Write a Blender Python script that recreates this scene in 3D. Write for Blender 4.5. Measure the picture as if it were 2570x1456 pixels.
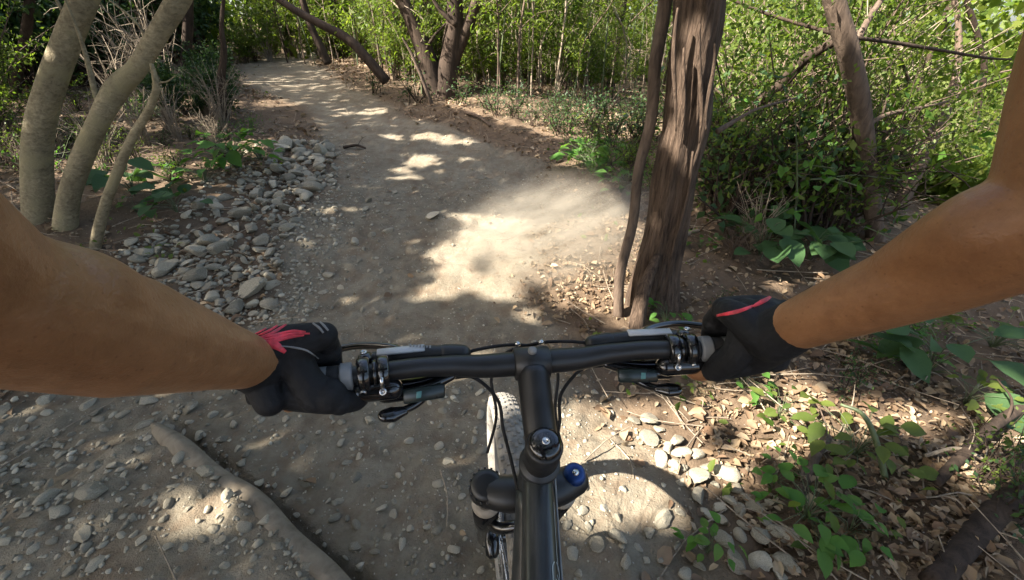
import bpy, math, random
import numpy as np
from mathutils import Vector, Matrix
from mathutils.bvhtree import BVHTree
for o in list(bpy.data.objects): bpy.data.objects.remove(o)
C = bpy.context.scene.collection
sc = bpy.context.scene
R = math.radians
rng = np.random.default_rng(7)
random.seed(7)

# ------------------------------------------------------------------ camera, sky, sun, exposure
CAM = np.array([0.0, 0.0, 1.36]); PITCH = R(30.0); FPX = 1078.0
cam = bpy.data.cameras.new('camera'); cam.sensor_width = 36.0; cam.lens = 36.0*FPX/2570.0
cam.clip_start = 0.02; cam.clip_end = 400
camo = bpy.data.objects.new('camera', cam); C.objects.link(camo)
camo.location = CAM; camo.rotation_euler = (math.pi/2-PITCH, 0, 0); sc.camera = camo

SUN = np.array([-1.0, -0.38, 1.02]); SUN = SUN/np.linalg.norm(SUN)       # towards the sun
world = bpy.data.worlds.new('World'); sc.world = world; world.use_nodes = True
nt = world.node_tree
sky = nt.nodes.new('ShaderNodeTexSky'); sky.sky_type = 'NISHITA'; sky.sun_disc = False
sky.sun_elevation = math.asin(SUN[2]); sky.sun_rotation = math.atan2(SUN[0], SUN[1])
sky.dust_density = 4.0; sky.ozone_density = 0.4; sky.air_density = 0.9
bg = nt.nodes['Background']; bg.inputs['Strength'].default_value = 0.092
nt.links.new(sky.outputs[0], bg.inputs[0])
sl = bpy.data.lights.new('sun', 'SUN'); sl.energy = 5.0; sl.angle = R(0.6); sl.color = (1.0, 0.93, 0.82)
slo = bpy.data.objects.new('sun', sl); C.objects.link(slo)
slo.rotation_euler = Vector(SUN).to_track_quat('Z', 'Y').to_euler(); slo.location = Vector(SUN)*30
sc.view_settings.view_transform = 'Standard'; sc.view_settings.look = 'None'
sc.view_settings.exposure = 2.6; sc.view_settings.gamma = 1.0
sc.view_settings.use_curve_mapping = False
sc.render.engine = 'CYCLES'
cy = sc.cycles
cy.use_denoising = True
cy.max_bounces = 7; cy.diffuse_bounces = 4; cy.glossy_bounces = 2; cy.transmission_bounces = 4; cy.transparent_max_bounces = 4
cy.caustics_reflective = False; cy.caustics_refractive = False
cy.sample_clamp_indirect = 6.0; cy.volume_bounces = 0; cy.volume_step_rate = 2.0; cy.volume_max_steps = 64

# ------------------------------------------------------------------ camera rays and terrain
cp, sp = math.cos(PITCH), math.sin(PITCH)
FW = np.array([0, cp, -sp]); UP = np.array([0, sp, cp]); RT = np.array([1.0, 0, 0])
def ray(px, py):
    u = (np.asarray(px, float)-1285.0)/FPX; v = (728.0-np.asarray(py, float))/FPX
    return FW + u[..., None]*RT + v[..., None]*UP
def P(px, py, depth): return CAM + ray(px, py)*depth
def PY(px, py, Y):
    d = ray(px, py); return CAM + d*(Y/d[..., 1])[..., None] if np.ndim(px) else CAM + d*(Y/d[1])

def _hash(ix, iy, s):
    h = (ix*374761393 + iy*668265263 + s*974634777) & 0xffffffff
    h = ((h ^ (h >> 13))*1274126177) & 0xffffffff
    return ((h ^ (h >> 16)) & 0xffff)/65535.0
def vn(x, y, s=0):
    x = np.asarray(x, float); y = np.asarray(y, float)
    ix = np.floor(x).astype(np.int64); iy = np.floor(y).astype(np.int64)
    fx = x-ix; fy = y-iy; fx = fx*fx*(3-2*fx); fy = fy*fy*(3-2*fy)
    a = _hash(ix, iy, s); b = _hash(ix+1, iy, s); c = _hash(ix, iy+1, s); d = _hash(ix+1, iy+1, s)
    return (a*(1-fx)+b*fx)*(1-fy) + (c*(1-fx)+d*fx)*fy - 0.5
def fbm(x, y, s=0, o=4):
    r = 0; a = 1.0
    for i in range(o): r = r + a*vn(x*2**i+13.7*i, y*2**i+7.1*i, s+i); a *= 0.5
    return r
def sstep(a, b, x):
    t = np.clip((x-a)/(b-a), 0, 1); return t*t*(3-2*t)

def base_z(y): # the trail climbs ahead of the bike
    y = np.asarray(y, float)
    return np.where(y < 2.0, 0, np.where(y < 9.5, 0.02*np.clip(y-2, 0, 1)**2*1 + 0.105*np.clip(y-2.0, 0, 7.5) - 0.0, 0.81+0.05*(y-9.5)))
# trail edges read at the ground (left px, right px, py)
_ed = [(-500, 1720, 1456), (-420, 1690, 1300), (-200, 1560, 1100), (250, 1490, 950), (660, 1370, 800), (700, 1340, 700), (680, 1330, 600), (800, 1370, 500), (840, 1360, 420),
       (800, 1140, 330), (770, 960, 270), (650, 900, 230), (605, 845, 200), (590, 805, 172), (610, 770, 155)]
def flat_hit(px, py):
    d = ray(px, py); t = 0.3
    p = CAM + d*t
    for i in range(4000):
        p = CAM + d*t
        if p[2] <= base_z(p[1]): break
        t += 0.01
    return p
_L = [flat_hit(a, c) for a, b, c in _ed]; _Rr = [flat_hit(b, c) for a, b, c in _ed]
_yl = np.array([p[1] for p in _L]); _xl = np.array([p[0] for p in _L])
_yr = np.array([p[1] for p in _Rr]); _xr = np.array([p[0] for p in _Rr])
def trail_lr(y): return np.interp(y, _yl, _xl), np.interp(y, _yr, _xr)
def trail_mask(x, y):
    w = 0.10*fbm(x*2.2, y*2.2, 31, 3)
    l, r = trail_lr(y)
    return sstep(-0.12, 0.12, x+w-l)*sstep(-0.22, 0.16, r-x-w*2.2)
_e1 = flat_hit(400, 1072); _e2 = flat_hit(845, 1470)
_ed = (_e2-_e1)[:2]; _el = np.linalg.norm(_ed); _ed = _ed/_el; _en = np.array([-_ed[1], _ed[0]])
if _en[0] > 0: _en = -_en
def hfun(x, y, fine=True):
    x = np.asarray(x, float); y = np.asarray(y, float)
    l, r = trail_lr(y)
    tm = trail_mask(x, y)
    z = base_z(y)
    dl = np.clip(l-x, 0, None); dr = np.clip(x-r, 0, None)
    z = z + 0.10*sstep(0, 1.6, dl) + 0.03*np.clip(dl-1, 0, 8) + 0.05*sstep(0.1, 0.9, dr) - 0.13*np.clip(dr-2.0, 0, 12)
    m = (l+r)/2; w = (r-l)/2
    z = z - 0.03*tm*(1-np.clip(((x-m)/np.maximum(w, .2))**2, 0, 1))*sstep(1.5, 3, y)
    # worn ledge at the lower left of the trail
    sx = x-_e1[0]; sy = y-_e1[1]
    al = sx*_ed[0]+sy*_ed[1]; ac = sx*_en[0]+sy*_en[1] + 0.010*fbm(al*6, al*0+3.0, 55, 2)
    f = sstep(-0.05, 0.12, al)*sstep(_el+.6, _el+.2, al)
    z = z + f*(0.075*sstep(-0.008, 0.022, ac)*sstep(0.95, 0.12, ac) - 0.045*np.exp(-((ac+0.03)/0.025)**2))
    if fine:
        near = sstep(14, 5, np.hypot(x, y))
        z = z + (0.055*fbm(x*0.9, y*0.9, 3, 3) + 0.032*fbm(x*4, y*4, 11, 3)*(1-0.3*tm)) * 1.0
        z = z + near*(0.020*fbm(x*15, y*15, 17, 3))
    # keep the wheel lines at datum
    z = z - np.exp(-((x+0.05)**2/0.16+(y-0.6)**2/0.3))*0.012
    return z
def hit(px, py):
    """ground point seen at the photograph's (px, py); arrays allowed"""
    px = np.atleast_1d(np.asarray(px, float)); py = np.atleast_1d(np.asarray(py, float))
    d = ray(px, py); t = np.full(px.shape, 0.4); done = np.zeros(px.shape, bool)
    for i in range(420):
        p = CAM + d*t[:, None]
        under = p[:, 2] <= hfun(p[:, 0], p[:, 1], False)
        done |= under
        if done.all(): break
        t = np.where(done, t, t*1.011+0.003)
    p = CAM + d*t[:, None]; p[:, 2] = hfun(p[:, 0], p[:, 1])
    return p, done
def g1(px, py): return hit(px, py)[0][0]
def hz(x, y): return float(hfun(np.array([x]), np.array([y]))[0])

# ------------------------------------------------------------------ object helpers
def link(o, parent=None):
    C.objects.link(o)
    if parent is not None: o.parent = parent
    return o
def tag(o, label=None, cat=None, group=None, kind=None):
    if label: o['label'] = label
    if cat: o['category'] = cat
    if group: o['group'] = group
    if kind: o['kind'] = kind
    return o
def empty(name, loc=(0, 0, 0), rot=(0, 0, 0)):
    o = bpy.data.objects.new(name, None); o.empty_display_size = 0.1; C.objects.link(o)
    o.location = loc; o.rotation_euler = rot; return o
def copy_tree(o, parent=None):
    c = o.copy(); C.objects.link(c); c.parent = parent
    for ch in list(o.children): copy_tree(ch, c)
    return c
class MB:
    def __init__(s): s.v = []; s.f = []; s.n = 0
    def add(s, v, f):
        v = np.asarray(v, float); s.v.append(v); s.f += [tuple(int(i)+s.n for i in q) for q in f]; s.n += len(v); return s
    def xf(s, fn):
        s.v = [fn(v) for v in s.v]; return s
    def mesh(s, name, mat, smooth=True):
        me = bpy.data.meshes.new(name)
        me.from_pydata(np.vstack(s.v).tolist(), [], s.f); me.materials.append(mat)
        if smooth: me.polygons.foreach_set('use_smooth', [True]*len(me.polygons))
        me.update(); return me
    def build(s, name, mat, parent=None, smooth=True):
        return link(bpy.data.objects.new(name, s.mesh(name, mat, smooth)), parent)
def fast_mesh(name, v, quads, mat, smooth=False):
    v = np.asarray(v, np.float32); q = np.asarray(quads, np.int32); k = q.shape[1]
    me = bpy.data.meshes.new(name)
    me.vertices.add(len(v)); me.vertices.foreach_set('co', v.ravel())
    me.loops.add(q.size); me.loops.foreach_set('vertex_index', q.ravel())
    me.polygons.add(len(q)); me.polygons.foreach_set('loop_start', np.arange(0, q.size, k, dtype=np.int32))
    me.polygons.foreach_set('loop_total', np.full(len(q), k, np.int32))
    if smooth: me.polygons.foreach_set('use_smooth', np.ones(len(q), bool))
    me.materials.append(mat); me.update(calc_edges=True); me.validate(); return me
def spline(pts, n):
    p = np.asarray(pts, float); k = len(p)
    if k == 2: return p[0]+(p[1]-p[0])*np.linspace(0, 1, n)[:, None]
    e = np.vstack([2*p[0]-p[1], p, 2*p[-1]-p[-2]])
    out = []
    for t in np.linspace(0, k-1, n):
        i = min(int(t), k-2); u = t-i; a, b, c, d = e[i], e[i+1], e[i+2], e[i+3]
        out.append(0.5*((2*b)+(c-a)*u+(2*a-5*b+4*c-d)*u*u+(3*b-a-3*c+d)*u**3))
    return np.array(out)
def frames(p):
    t = np.gradient(p, axis=0); t /= np.linalg.norm(t, axis=1)[:, None]+1e-12
    ref = np.array([0, 0, 1.0]) if abs(t[0][2]) < .9 else np.array([1.0, 0, 0])
    n = np.cross(t[0], ref); n /= np.linalg.norm(n); N = [n]
    for i in range(1, len(p)):
        n = N[-1]-t[i]*np.dot(N[-1], t[i]); n /= np.linalg.norm(n)+1e-12; N.append(n)
    N = np.array(N); return t, N, np.cross(t, N)
def tube(mb, p, r, n=10, caps=True, ry=None, rough=0.0, seed=0, ridge=0):
    p = np.asarray(p, float); m = len(p)
    r = np.interp(np.linspace(0, 1, m), np.linspace(0, 1, len(r)), r) if np.ndim(r) else np.full(m, float(r))
    ry2 = r if ry is None else (np.interp(np.linspace(0, 1, m), np.linspace(0, 1, len(ry)), ry) if np.ndim(ry) else np.full(m, float(ry)))
    t, N, B = frames(p)
    a = np.linspace(0, 2*math.pi, n, endpoint=False)
    ca, sa = np.cos(a), np.sin(a)
    k = np.ones((m, n))
    if rough:
        L = np.concatenate([[0], np.cumsum(np.linalg.norm(np.diff(p, axis=0), axis=1))])
        k += rough*fbm(np.cos(a)[None, :]*1.6+seed*3.1+L[:, None]*1.3, np.sin(a)[None, :]*1.6+L[:, None]*2.0, seed, 3)
        if ridge: k += ridge*fbm(a[None, :]/(2*math.pi)*n*0.45+0.6*np.sin(L[:, None]*2), L[:, None]*1.6, seed+9, 2)
        k[:, -1] = (k[:, 0]+k[:, -2])/2
    v = p[:, None, :] + (N[:, None, :]*ca[None, :, None]*r[:, None, None] + B[:, None, :]*sa[None, :, None]*ry2[:, None, None])*k[..., None]
    f = [(i*n+j, i*n+(j+1) % n, (i+1)*n+(j+1) % n, (i+1)*n+j) for i in range(m-1) for j in range(n)]
    v = v.reshape(-1, 3)
    if caps:
        v = np.vstack([v, p[0]-t[0]*r[0]*0.25, p[-1]+t[-1]*r[-1]*0.25]); s = m*n
        f += [(s, (j+1) % n, j) for j in range(n)] + [(s+1, (m-1)*n+j, (m-1)*n+(j+1) % n) for j in range(n)]
    return mb.add(v, f)
def capsule(mb, pts, r, n=16, m=None, ry=None):
    """rounded ended tapered limb through pts"""
    pts = np.asarray(pts, float); r = np.asarray(r, float)
    m = m or 10*len(pts)
    p = spline(pts, m); rr = np.interp(np.linspace(0, 1, m), np.linspace(0, 1, len(r)), r)
    t0 = (p[0]-p[1])/np.linalg.norm(p[0]-p[1]); t1 = (p[-1]-p[-2])/np.linalg.norm(p[-1]-p[-2])
    th = np.linspace(0.12, math.pi/2, 6)[:-1]
    A = np.array([p[0]+t0*rr[0]*math.cos(a) for a in th]); ra = [rr[0]*math.sin(a) for a in th]
    B = np.array([p[-1]+t1*rr[-1]*math.cos(a) for a in th[::-1]]); rb = [rr[-1]*math.sin(a) for a in th[::-1]]
    return tube_raw(mb, np.vstack([A, p, B]), np.concatenate([ra, rr, rb]), n, 1.0 if ry is None else ry)
def tube_raw(mb, p, r, n, ratio=1.0):
    t, N, B = frames(p); a = np.linspace(0, 2*math.pi, n, endpoint=False); m = len(p)
    v = p[:, None, :] + (N[:, None, :]*np.cos(a)[None, :, None] + B[:, None, :]*np.sin(a)[None, :, None]*ratio)*r[:, None, None]
    f = [(i*n+j, i*n+(j+1) % n, (i+1)*n+(j+1) % n, (i+1)*n+j) for i in range(m-1) for j in range(n)]
    v = v.reshape(-1, 3); v = np.vstack([v, p[0], p[-1]]); s = m*n
    f += [(s, (j+1) % n, j) for j in range(n)] + [(s+1, (m-1)*n+j, (m-1)*n+(j+1) % n) for j in range(n)]
    return mb.add(v, f)
def lathe(mb, origin, axis, prof, n=24):
    """prof: list of (distance along axis, radius)"""
    axis = np.asarray(axis, float); axis = axis/np.linalg.norm(axis)
    ref = np.array([0, 0, 1.0]) if abs(axis[2]) < .9 else np.array([1.0, 0, 0])
    a = np.cross(axis, ref); a /= np.linalg.norm(a); b = np.cross(axis, a)
    th = np.linspace(0, 2*math.pi, n, endpoint=False); m = len(prof)
    v = np.array([np.asarray(origin)+axis*h+r*(a*math.cos(q)+b*math.sin(q)) for h, r in prof for q in th])
    f = [(i*n+j, i*n+(j+1) % n, (i+1)*n+(j+1) % n, (i+1)*n+j) for i in range(m-1) for j in range(n)]
    f += [tuple(range(n))[::-1], tuple((m-1)*n+j for j in range(n))]
    return mb.add(v, f)
def rbox(mb, c, ax, ay, az, sx, sy, sz, b=0.15):
    """box with chamfered edges: centre, three axes, full sizes"""
    c = np.asarray(c, float); A = [np.asarray(q, float)/np.linalg.norm(q) for q in (ax, ay, az)]
    S = np.array([sx, sy, sz])/2; k = b*min(sx, sy, sz)
    pts = []
    for s0 in (-1, 1):
        for s1 in (-1, 1):
            for s2 in (-1, 1):
                s = np.array([s0, s1, s2]); full = s*S
                for i in range(3):
                    q = full-s*k; q[i] = full[i]; pts.append(q)
    import bmesh
    bm = bmesh.new(); [bm.verts.new(q) for q in pts]
    bmesh.ops.convex_hull(bm, input=bm.verts); bm.verts.index_update()
    v = [c+A[0]*q.co[0]+A[1]*q.co[1]+A[2]*q.co[2] for q in bm.verts]; f = [[w.index for w in q.verts] for q in bm.faces]; bm.free()
    return mb.add(v, f)

# ------------------------------------------------------------------ materials
def mat(name, build):
    m = bpy.data.materials.new(name); m.use_nodes = True; t = m.node_tree
    b = t.nodes['Principled BSDF']; build(t, b, t.nodes, t.links); return m
def ramp(N, stops, interp='LINEAR'):
    r = N.new('ShaderNodeValToRGB'); e = r.color_ramp.elements; r.color_ramp.interpolation = interp
    while len(e) < len(stops): e.new(0.5)
    for q, (p, c) in zip(e, stops): q.position = p; q.color = (*c, 1)
    return r
def noise(N, L, scale, detail=4, coord=None, rough=0.55, dist=0):
    n = N.new('ShaderNodeTexNoise'); n.inputs['Scale'].default_value = scale; n.inputs['Detail'].default_value = detail
    n.inputs['Roughness'].default_value = rough; n.inputs['Distortion'].default_value = dist
    if coord is not None: L.new(coord, n.inputs['Vector'])
    return n
def bump(N, L, b, h, strength=0.5, dist=0.01):
    k = N.new('ShaderNodeBump'); k.inputs['Strength'].default_value = strength; k.inputs['Distance'].default_value = dist
    L.new(h, k.inputs['Height']); L.new(k.outputs[0], b.inputs['Normal']); return k
def simple(name, col, rough=0.5, metal=0.0, var=0.12, scale=60, bmp=0.0, spec=0.5, coat=0.0):
    def bd(t, b, N, L):
        tc = N.new('ShaderNodeTexCoord'); n = noise(N, L, scale, 5, tc.outputs['Object'])
        lo = [max(0, c*(1-var*2)) for c in col]; hi = [min(1, c*(1+var*2)) for c in col]
        r = ramp(N, [(0.25, lo), (0.75, hi)]); L.new(n.outputs[0], r.inputs[0]); L.new(r.outputs[0], b.inputs['Base Color'])
        mr = N.new('ShaderNodeMapRange'); mr.inputs[3].default_value = max(0, rough-0.12); mr.inputs[4].default_value = min(1, rough+0.12)
        L.new(n.outputs[0], mr.inputs[0]); L.new(mr.outputs[0], b.inputs['Roughness'])
        b.inputs['Metallic'].default_value = metal; b.inputs['Specular IOR Level'].default_value = spec; b.inputs['Coat Weight'].default_value = coat
        if bmp: bump(N, L, b, n.outputs[0], bmp, 0.004)
    return mat(name, bd)
def leafmat(name, cols, trans=0.45, rough=0.55, tint=(1.25, 1.35, 0.6)):
    def bd(t, b, N, L):
        g = N.new('ShaderNodeNewGeometry'); oi = N.new('ShaderNodeObjectInfo')
        ad = N.new('ShaderNodeMath'); ad.operation = 'ADD'; L.new(g.outputs['Random Per Island'], ad.inputs[0])
        ml = N.new('ShaderNodeMath'); ml.operation = 'MULTIPLY'; ml.inputs[1].default_value = 0.35; L.new(oi.outputs['Random'], ml.inputs[0]); L.new(ml.outputs[0], ad.inputs[1])
        fr = N.new('ShaderNodeMath'); fr.operation = 'FRACT'; L.new(ad.outputs[0], fr.inputs[0])
        r = ramp(N, [(i/(len(cols)-1), c) for i, c in enumerate(cols)]); L.new(fr.outputs[0], r.inputs[0])
        tc = N.new('ShaderNodeTexCoord'); n = noise(N, L, 40, 3, tc.outputs['Object'])
        hs = N.new('ShaderNodeHueSaturation'); mr = N.new('ShaderNodeMapRange'); mr.inputs[3].default_value = 0.75; mr.inputs[4].default_value = 1.25
        L.new(n.outputs[0], mr.inputs[0]); L.new(mr.outputs[0], hs.inputs['Value']); L.new(r.outputs[0], hs.inputs['Color'])
        L.new(hs.outputs[0], b.inputs['Base Color']); b.inputs['Roughness'].default_value = rough; b.inputs['Specular IOR Level'].default_value = 0.25
        tr = N.new('ShaderNodeBsdfTranslucent'); mc = N.new('ShaderNodeMix'); mc.data_type = 'RGBA'; mc.blend_type = 'MULTIPLY'; mc.inputs[0].default_value = 1
        L.new(hs.outputs[0], mc.inputs[6]); mc.inputs[7].default_value = (*tint, 1); L.new(mc.outputs[2], tr.inputs[0])
        mx = N.new('ShaderNodeMixShader'); mx.inputs[0].default_value = trans
        L.new(b.outputs[0], mx.inputs[1]); L.new(tr.outputs[0], mx.inputs[2]); L.new(mx.outputs[0], N['Material Output'].inputs[0])
    return mat(name, bd)
def bark(name, dark, light, zs=0.14, scale=22, bmp=0.9, dist=0.012, moss=None):
    def bd(t, b, N, L):
        tc = N.new('ShaderNodeTexCoord'); mp = N.new('ShaderNodeMapping'); mp.inputs['Scale'].default_value = (1, 1, zs)
        L.new(tc.outputs['Object'], mp.inputs[0])
        n = noise(N, L, scale, 8, mp.outputs[0], 0.65, 0.6); n2 = noise(N, L, 3.2, 4, tc.outputs['Object'])
        r = ramp(N, [(0.3, dark), (0.5, [(a+c)/2 for a, c in zip(dark, light)]), (0.72, light)])
        L.new(n.outputs[0], r.inputs[0])
        mc = N.new('ShaderNodeMix'); mc.data_type = 'RGBA'; mc.blend_type = 'MULTIPLY'; mc.inputs[0].default_value = 0.8
        r2 = ramp(N, [(0.3, (0.55, 0.52, 0.5)), (0.7, (1.2, 1.15, 1.1))]); L.new(n2.outputs[0], r2.inputs[0])
        L.new(r.outputs[0], mc.inputs[6]); L.new(r2.outputs[0], mc.inputs[7]); last = mc.outputs[2]
        if moss:
            n3 = noise(N, L, 5, 5, tc.outputs['Object']); r3 = ramp(N, [(0.5, (0, 0, 0)), (0.62, (1, 1, 1))]); L.new(n3.outputs[0], r3.inputs[0])
            m2 = N.new('ShaderNodeMix'); m2.data_type = 'RGBA'; L.new(r3.outputs[0], m2.inputs[0]); L.new(last, m2.inputs[6]); m2.inputs[7].default_value = (*moss, 1); last = m2.outputs[2]
        L.new(last, b.inputs['Base Color']); b.inputs['Roughness'].default_value = 0.9; b.inputs['Specular IOR Level'].default_value = 0.2
        bump(N, L, b, n.outputs[0], bmp, dist)
    return mat(name, bd)

def _ground(t, b, N, L):
    tc = N.new('ShaderNodeTexCoord'); at = N.new('ShaderNodeAttribute'); at.attribute_name = 'trail'
    co = tc.outputs['Object']
    n1 = noise(N, L, 3.0, 6, co); n2 = noise(N, L, 28, 6, co, 0.7); n3 = noise(N, L, 150, 4, co, 0.7)
    v = N.new('ShaderNodeTexVoronoi'); v.inputs['Scale'].default_value = 55; L.new(co, v.inputs['Vector'])
    tr = ramp(N, [(0.28, (0.105, 0.085, 0.06)), (0.5, (0.17, 0.145, 0.106)), (0.75, (0.25, 0.22, 0.168))])
    so = ramp(N, [(0.3, (0.055, 0.037, 0.024)), (0.55, (0.115, 0.08, 0.052)), (0.8, (0.19, 0.14, 0.092))])
    ad = N.new('ShaderNodeMath'); ad.operation = 'MULTIPLY_ADD'; ad.inputs[1].default_value = 0.45; L.new(n2.outputs[0], ad.inputs[0])
    ml = N.new('ShaderNodeMath'); ml.operation = 'MULTIPLY'; ml.inputs[1].default_value = 0.55; L.new(n1.outputs[0], ml.inputs[0]); L.new(ml.outputs[0], ad.inputs[2])
    L.new(ad.outputs[0], tr.inputs[0]); L.new(ad.outputs[0], so.inputs[0])
    mx = N.new('ShaderNodeMix'); mx.data_type = 'RGBA'; L.new(at.outputs['Fac'], mx.inputs[0]); L.new(so.outputs[0], mx.inputs[6]); L.new(tr.outputs[0], mx.inputs[7])
    # brown earthy patches on the trail
    n4 = noise(N, L, 7.5, 6, co, 0.7); r4 = ramp(N, [(0.46, (0, 0, 0)), (0.66, (0.75, 0.75, 0.75))]); L.new(n4.outputs[0], r4.inputs[0])
    m4 = N.new('ShaderNodeMix'); m4.data_type = 'RGBA'; L.new(r4.outputs[0], m4.inputs[0]); L.new(mx.outputs[2], m4.inputs[6]); m4.inputs[7].default_value = (0.125, 0.088, 0.058, 1); mx = m4
    # pale grit
    vr = ramp(N, [(0.10, (1, 1, 1)), (0.22, (0, 0, 0))]); L.new(v.outputs['Distance'], vr.inputs[0])
    vs = ramp(N, [(0.62, (0, 0, 0)), (0.7, (1, 1, 1))]); L.new(v.outputs['Color'], vs.inputs[0])
    gm = N.new('ShaderNodeMath'); gm.operation = 'MULTIPLY'; L.new(vr.outputs[0], gm.inputs[0]); L.new(vs.outputs[0], gm.inputs[1])
    m2 = N.new('ShaderNodeMix'); m2.data_type = 'RGBA'; L.new(gm.outputs[0], m2.inputs[0]); L.new(mx.outputs[2], m2.inputs[6]); m2.inputs[7].default_value = (0.36, 0.33, 0.28, 1)
    L.new(m2.outputs[2], b.inputs['Base Color']); b.inputs['Roughness'].default_value = 0.95; b.inputs['Specular IOR Level'].default_value = 0.15
    h = N.new('ShaderNodeMath'); h.operation = 'MULTIPLY_ADD'; h.inputs[1].default_value = 0.35; L.new(n3.outputs[0], h.inputs[0]); L.new(n2.outputs[0], h.inputs[2])
    h2 = N.new('ShaderNodeMath'); h2.operation = 'MULTIPLY_ADD'; h2.inputs[1].default_value = 0.35; L.new(gm.outputs[0], h2.inputs[0]); L.new(h.outputs[0], h2.inputs[2])
    bump(N, L, b, h2.outputs[0], 0.8, 0.02)
M = {}
M['ground'] = mat('forest_soil', _ground)
def _stone(t, b, N, L):
    tc = N.new('ShaderNodeTexCoord'); oi = N.new('ShaderNodeObjectInfo'); g = N.new('ShaderNodeNewGeometry')
    n = noise(N, L, 14, 7, tc.outputs['Object'], 0.65); n2 = noise(N, L, 90, 4, tc.outputs['Object'])
    r = ramp(N, [(0.3, (0.18, 0.155, 0.112)), (0.5, (0.29, 0.258, 0.195)), (0.75, (0.41, 0.372, 0.295))]); L.new(n.outputs[0], r.inputs[0])
    hs = N.new('ShaderNodeHueSaturation'); L.new(r.outputs[0], hs.inputs['Color'])
    ad = N.new('ShaderNodeMath'); ad.operation = 'ADD'; L.new(oi.outputs['Random'], ad.inputs[0]); L.new(g.outputs['Random Per Island'], ad.inputs[1])
    fr = N.new('ShaderNodeMath'); fr.operation = 'FRACT'; L.new(ad.outputs[0], fr.inputs[0])
    mr = N.new('ShaderNodeMapRange'); mr.inputs[3].default_value = 0.55; mr.inputs[4].default_value = 1.2; L.new(fr.outputs[0], mr.inputs[0]); L.new(mr.outputs[0], hs.inputs['Value'])
    L.new(hs.outputs[0], b.inputs['Base Color']); b.inputs['Roughness'].default_value = 0.9; b.inputs['Specular IOR Level'].default_value = 0.2
    h = N.new('ShaderNodeMath'); h.operation = 'ADD'; L.new(n.outputs[0], h.inputs[0]); L.new(n2.outputs[0], h.inputs[1]); bump(N, L, b, h.outputs[0], 0.5, 0.01)
M['stone'] = mat('limestone', _stone)
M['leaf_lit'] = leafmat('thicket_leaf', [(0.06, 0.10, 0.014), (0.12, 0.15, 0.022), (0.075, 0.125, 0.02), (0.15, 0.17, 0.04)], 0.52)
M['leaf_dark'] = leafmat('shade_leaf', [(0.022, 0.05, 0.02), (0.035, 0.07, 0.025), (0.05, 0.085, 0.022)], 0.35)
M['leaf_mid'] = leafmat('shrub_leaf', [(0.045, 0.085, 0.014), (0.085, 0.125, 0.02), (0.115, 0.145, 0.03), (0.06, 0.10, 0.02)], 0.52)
M['leaf_green'] = leafmat('herb_leaf', [(0.05, 0.135, 0.018), (0.09, 0.18, 0.03), (0.06, 0.15, 0.025), (0.11, 0.18, 0.04)], 0.45, 0.7)
M['leaf_blue'] = leafmat('broad_leaf', [(0.03, 0.07, 0.03), (0.05, 0.095, 0.035), (0.035, 0.08, 0.025)], 0.35, 0.7)
M['canopy'] = leafmat('canopy_leaf', [(0.04, 0.075, 0.02), (0.06, 0.10, 0.03)], 0.3)
M['litter'] = leafmat('dead_leaf', [(0.09, 0.055, 0.033), (0.18, 0.12, 0.072), (0.29, 0.215, 0.13), (0.13, 0.077, 0.045), (0.22, 0.155, 0.098), (0.34, 0.27, 0.18), (0.15, 0.10, 0.06)], 0.15, 0.7, (1, 0.9, 0.7))
M['twig'] = bark('dry_twig', (0.12, 0.095, 0.07), (0.34, 0.29, 0.22), 0.2, 40, 0.5, 0.004)
M['cedar'] = bark('shaggy_bark', (0.020, 0.013, 0.009), (0.19, 0.135, 0.098), 0.10, 62, 1.0, 0.045)
M['pale_bark'] = bark('smooth_bark', (0.12, 0.10, 0.062), (0.34, 0.295, 0.195), 1.5, 34, 0.8, 0.010, (0.24, 0.205, 0.12))
M['dark_bark'] = bark('dark_bark', (0.02, 0.014, 0.010), (0.07, 0.05, 0.037), 0.2, 24, 0.8, 0.01)
M['grey_bark'] = bark('grey_bark', (0.05, 0.036, 0.028), (0.16, 0.12, 0.09), 0.2, 34, 0.9, 0.012)
M['root'] = bark('dusty_root', (0.105, 0.088, 0.066), (0.22, 0.19, 0.145), 0.6, 18, 0.5, 0.008)
M['green_stem'] = simple('green_stem', (0.065, 0.085, 0.035), 0.6, 0, 0.25, 20)

# ------------------------------------------------------------------ ground: one sheet, split into the trail and the forest floor
def graded(lo, hi, nlo, nhi, step, out):
    a = np.arange(nlo, nhi+1e-6, step); k = out
    l = [nlo]; s = step
    while l[-1] > lo: s *= k; l.append(l[-1]-s)
    h = [a[-1]]; s = step
    while h[-1] < hi: s *= k; h.append(h[-1]+s)
    return np.concatenate([l[1:][::-1], a, h[1:]])
gx = graded(-55, 60, -2.0, 2.2, 0.017, 1.06); gy = graded(-25, 75, 0.25, 3.9, 0.017, 1.05)
X, Y = np.meshgrid(gx, gy); Z = hfun(X, Y); TM = trail_mask(X, Y)
nx, ny = len(gx), len(gy)
V = np.stack([X, Y, Z], -1).reshape(-1, 3)
I = np.arange(nx*ny).reshape(ny, nx)
Q = np.stack([I[:-1, :-1], I[:-1, 1:], I[1:, 1:], I[1:, :-1]], -1).reshape(-1, 4)
tmf = TM.reshape(-1)[Q].mean(1)
def sub_sheet(name, sel):
    q = Q[sel]; used, inv = np.unique(q, return_inverse=True)
    me = fast_mesh(name, V[used], inv.reshape(-1, 4), M['ground'], True)
    at = me.attributes.new('trail', 'FLOAT', 'POINT'); at.data.foreach_set('value', TM.reshape(-1)[used].astype(np.float32))
    o = link(bpy.data.objects.new(name, me)); tag(o, kind='structure'); return o
trail = sub_sheet('dirt_path', tmf > 0.5)
ground = sub_sheet('ground', tmf <= 0.5)

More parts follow.
